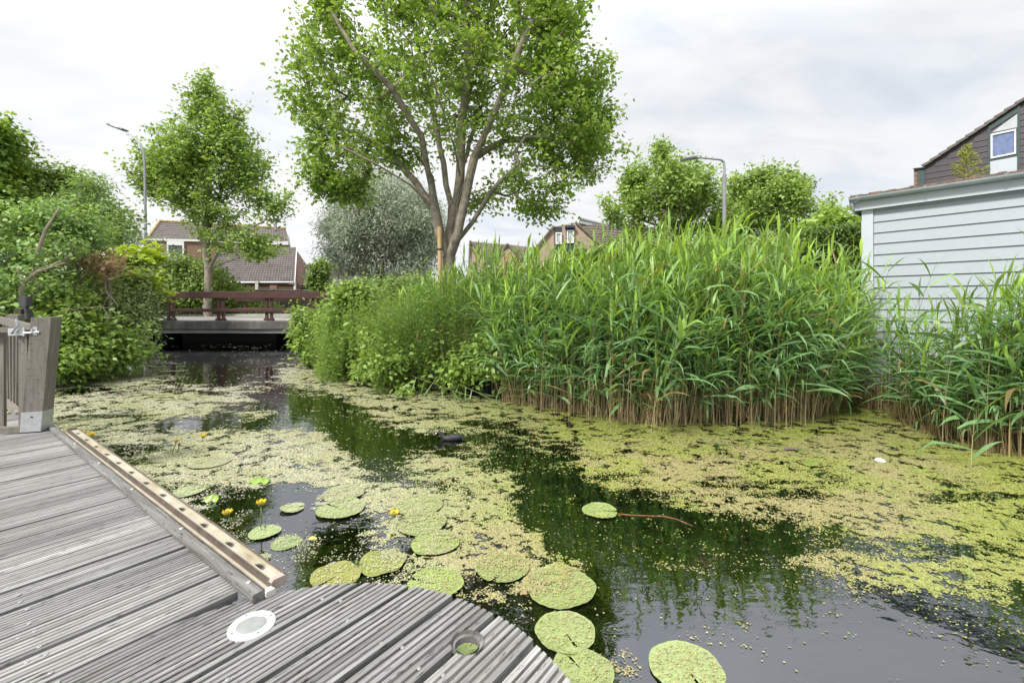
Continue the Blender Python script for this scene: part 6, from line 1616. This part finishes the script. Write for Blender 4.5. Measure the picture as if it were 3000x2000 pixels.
bush('slender_willow', 'thin grey-leaved willow saplings against the sky by the lamp', 400, 15.2, [(385, 710, 28, 45, 15.2, .5, 1), (350, 760, 30, 45, 15.2, .5, .8), (455, 725, 30, 50, 15.0, .5, .8), (500, 740, 22, 30, 15, .4, .4)], 110, 'narrow', M['willow'], M['twig'], 24, 0.13, 0.16, 49, nl=5, h=2.6, spread=.6, tr=.03)
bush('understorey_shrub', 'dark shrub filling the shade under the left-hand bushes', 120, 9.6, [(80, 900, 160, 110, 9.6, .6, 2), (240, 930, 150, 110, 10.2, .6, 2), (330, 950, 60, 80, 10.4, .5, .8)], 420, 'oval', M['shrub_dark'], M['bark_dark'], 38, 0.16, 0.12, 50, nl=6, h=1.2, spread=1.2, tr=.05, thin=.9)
# bare grey branches in the thicket
rb = np.random.default_rng(61)
o = thing('dead_branch', at(310, 900, 8.6), 'pale dead forked branch sticking out of the bramble thicket', 'branch')
m = MB(); m.tube([at(306, 815, 8.7), at(311, 850, 8.65), at(318, 865, 8.6), at(302, 897, 8.55)], [.016, .014, .012, .008], 6); m.tube([at(318, 865, 8.6), at(335, 880, 8.5), at(347, 898, 8.5)], [.010, .008, .005], 5); m.tube([at(312, 853, 8.65), at(285, 868, 8.5), at(268, 878, 8.5)], [.009, .006, .004], 5); m.build('limb', M['twig'], o)
o = thing('dead_branch', at(200, 920, 8.0), 'long pale dead twig arching over the brambles beside the fence', 'branch')
m = MB(); m.tube([at(150, 930, 7.7), at(190, 915, 7.8), at(235, 902, 7.9), at(290, 898, 8.0), at(335, 905, 8.1)], [.010, .009, .008, .006, .004], 6); m.tube([at(228, 905, 7.85), at(240, 930, 7.8), at(252, 950, 7.8)], [.006, .005, .003], 5); m.tube([at(300, 898, 8.0), at(318, 925, 8), at(312, 950, 8)], [.006, .005, .003], 5); m.build('limb', M['twig'], o)
o = thing('dead_branch', at(150, 700, 7.8), 'grey dead limb slanting up through the large left shrub', 'branch')
m = MB(); m.tube([at(110, 740, 7.5), at(135, 670, 7.5), at(175, 608, 7.6)], [.028, .022, .010], 6); m.tube([at(40, 1000, 7.6), at(50, 920, 7.6), at(70, 830, 7.6), at(50, 780, 7.6)], [.05, .045, .035, .02], 8); m.tube([at(70, 830, 7.6), at(110, 795, 7.5), at(190, 770, 7.6)], [.03, .02, .008], 6); m.build('limb', M['twig'], o)

# far-bank shrubs between the bridge and the reeds
bush('round_leaved_shrub', 'fresh green round-leaved shrub arching over the black bank boards', 1010, 9.3, [(1010, 930, 75, 60, 9.4, .6, 1.5), (960, 1010, 55, 60, 9.8, .5, 1.2), (1070, 1020, 90, 50, 8.7, .6, 1.6), (935, 890, 28, 55, 10, .3, .5), (1040, 855, 50, 25, 9.4, .4, .6), (912, 985, 25, 25, 10.2, .3, .3), (915, 940, 18, 22, 10.2, .3, .2), (1000, 1075, 60, 28, 8.8, .3, .7), (930, 1050, 24, 20, 9.8, .2, .3), (1110, 1085, 60, 25, 8.0, .3, .6), (1130, 960, 60, 60, 8.8, .4, .8)], 620, 'oval', M['dogwood'], M['bark_dark'], 30, 0.105, 0.10, 51, nl=9, h=.9, spread=.9, tr=.03, droop=.4, thin=.60, shell=.45)
bush('round_leaved_shrub', 'low round-leaved shrub dipping its leaves into the duckweed left of the reeds', 1270, 7.2, [(1200, 1060, 90, 50, 7.3, .45, 1.4), (1290, 1040, 90, 55, 7.1, .45, 1.5), (1220, 1110, 70, 35, 7.0, .3, 1.0), (1340, 1080, 60, 35, 6.9, .3, .8), (1190, 1140, 25, 20, 7, .2, .3), (1400, 1060, 50, 40, 6.8, .3, .6)], 380, 'oval', M['dogwood'], M['bark_dark'], 28, 0.085, 0.088, 52, nl=8, h=.45, spread=.6, tr=.025, droop=.5, thin=.72)
# tall narrow-leaved weeds
def herb_stand(seed, n, xs, base_y, tops, d0_, dspan, leafL, upright=True):
    rng = np.random.default_rng(seed); q, c = [], []
    for i in range(n):
        x = rng.uniform(*xs); d_ = d0_ + rng.random() * dspan; yt = np.interp(x, *tops) + rng.random() ** 1.2 * 110
        bx = (x - CX) / F * d_; zb_ = float(ground_z(bx, d_)); h_ = EYE + (HY - yt) / F * d_ - zb_
        if h_ < .2: continue
        b_ = V3(bx, d_, zb_); ln = V3(rng.normal() * .08, rng.normal() * .08 - .03, 0)
        top = b_ + V3(0, 0, h_) + ln * h_; w_ = V3(.003, 0, 0)
        q.append((b_ - w_, b_ + w_, top + w_ * .4, top - w_ * .4)); c.append(V3(.13, .15, .05))
        k_ = int(h_ / 0.035); az = rng.uniform(0, 6.28)
        tone = V3(.105, .20, .03) * rng.uniform(.8, 1.35); tone = tone * (1, 1, 1) if rng.random() < .7 else tone * V3(1.5, 1.25, .9)
        for j in range(int(k_ * .25), k_):
            v = j / k_; p = b_ + (V3(0, 0, h_) + ln * h_ * v) * v; az += 2.4
            L = leafL * rng.uniform(.7, 1.2) * (1.15 - .6 * v); d = V3(math.cos(az), math.sin(az), .75 - .9 * (1 - v)); d = unit(d); s_ = unit(np.cross(d, V3(0, 0, 1)) + rng.normal(size=3) * .3) * L * .11
            mid = p + d * L * .5 + (0, 0, .02 * L); e_ = p + d * L - V3(0, 0, L * .25)
            cc_ = tone * rng.uniform(.8, 1.25) * (1 + .5 * v ** 3)
            q.append((p - s_ * .2, p + s_ * .2, mid + s_, mid - s_)); q.append((mid - s_, mid + s_, e_ + s_ * .05, e_ - s_ * .05)); c += [cc_, cc_]
    return q, c
q, c = herb_stand(71, 380, (1090, 1500), 1100, ([1080, 1150, 1200, 1280, 1340, 1400, 1450, 1510], [890, 860, 830, 800, 770, 745, 765, 790]), 6.95, 1.5, 0.11)
reed_obj('tall_weeds', q, c, M['reed'], 'dense stand of tall leafy weeds on the bank under the big maple', None, 'stuff', 'weeds')
q, c = herb_stand(72, 520, (930, 1240), 1000, ([930, 980, 1080, 1150, 1240], [900, 862, 845, 845, 820]), 7.9, 2.0, 0.12)
c = [k_ * V3(1.35, 1.25, 1.6) for k_ in c]
reed_obj('bank_grass', q, c, M['reed'], 'pale grassy growth on the bank between shrub and big maple', None, 'stuff', 'grass')
qs, cs = [], []
rr2 = np.random.default_rng(73)
for i in range(170):
    x = rr2.uniform(1170, 1620); d_ = rr2.uniform(7.6, 9.0); yt = np.interp(x, [1170, 1250, 1320, 1380, 1440, 1500, 1560, 1620], [850, 800, 790, 745, 705, 745, 760, 760]) + rr2.random() ** 1.5 * 120
    bx = (x - CX) / F * d_; zb_ = float(ground_z(bx, d_)); h_ = EYE + (HY - yt) / F * d_ - zb_
    if h_ > .4: reed_arrays(rr2, V3(bx, d_, zb_), h_, V3(rr2.normal() * .06, rr2.normal() * .05, 0), .9, .4, qs, cs)
reed_obj('bank_reeds', qs, cs, M['reed'], 'scattered dark-tipped reeds rising above the weeds beside the maple trunk', None, 'stuff', 'reeds')
# rank grass on the open banks
rg_ = np.random.default_rng(74); n = 60000
gx_, gy_ = rg_.uniform(-13, 9, n), rg_.uniform(6.5, 27, n); sdg = poly_sd(gx_, gy_, POND)
ok = (sdg > 0.12) & (np.abs(gx_) < gy_ * 1.25) & ~((gy_ > BD - 0.2) & (gy_ < BD + 7)) & ~((gx_ > 4.2) & (gy_ < 8.6))
gx_, gy_ = gx_[ok], gy_[ok]; n = len(gx_); gz_ = ground_z(gx_, gy_)
hh_ = rg_.uniform(.08, .34, n); az = rg_.uniform(0, 6.28, n); w_ = .006 * np.maximum(1, gy_ / 9)
b = np.c_[gx_, gy_, gz_ - .02]; s_ = np.c_[np.cos(az), np.sin(az), np.zeros(n)] * w_[:, None]; tp = b + np.c_[rg_.normal(size=n) * .08, rg_.normal(size=n) * .08, hh_]
VV = np.stack([b - s_, b + s_, tp], 1).reshape(-1, 3)
colg = np.repeat(np.clip(V3(.10, .17, .035) * rg_.uniform(.6, 1.4, (n, 1)), 0, 1), 3, 0)
o = big_mesh('grass', VV, np.arange(n * 3).reshape(n, 3), M['reed'], None, colg); tag(o, 'rank grass covering the banks of the pond', 'grass', kind='stuff')

# little spruce growing on the shed roof
p0 = sw(0.62, 3.03, -0.25); d_ = p0[1]; g0 = at(2832, 535, d_ + .0)
sp = thing('spruce_sapling', g0, 'small yellow-green spruce growing on the roof of the grey shed', 'tree')
rs_ = np.random.default_rng(81); hS = (535 - 428) / F * d_
Pn, Dn, Nn = [], [], []; m = MB(); m.tube([g0 - (0, 0, .12), g0 + V3(-.02, 0, hS * .5), g0 + V3(.0, 0, hS)], [.012, .008, .003], 6)
for i in range(46):
    v = rs_.random() ** .9; az = rs_.uniform(0, 6.28); L = (1 - v) ** .8 * .16 + .05; st_ = g0 + V3(0, 0, hS * (.05 + .93 * v)); dv = unit(V3(math.cos(az), math.sin(az), .45 + .5 * v))
    if i < 4: L = .30; st_ = g0 + V3(0, 0, .05 + .03 * i); dv = unit(V3((-1) ** i, -.2, .42))
    m.tube([st_, st_ + dv * L], [.005, .002], 4)
    for t in np.linspace(.15, 1, int(L / .007)):
        for _ in range(3): Pn.append(st_ + dv * L * t); Dn.append(unit(dv * .7 + rs_.normal(size=3) * .7)); Nn.append(rs_.normal(size=3))
m.build('trunk', M['bark'], sp)
V, F_ = leaf_arrays('narrow', np.array(Pn), np.array(Nn), np.array(Dn), rs_.uniform(.03, .05, len(Pn))); big_mesh('crown', V, F_, M['spruce'], sp)
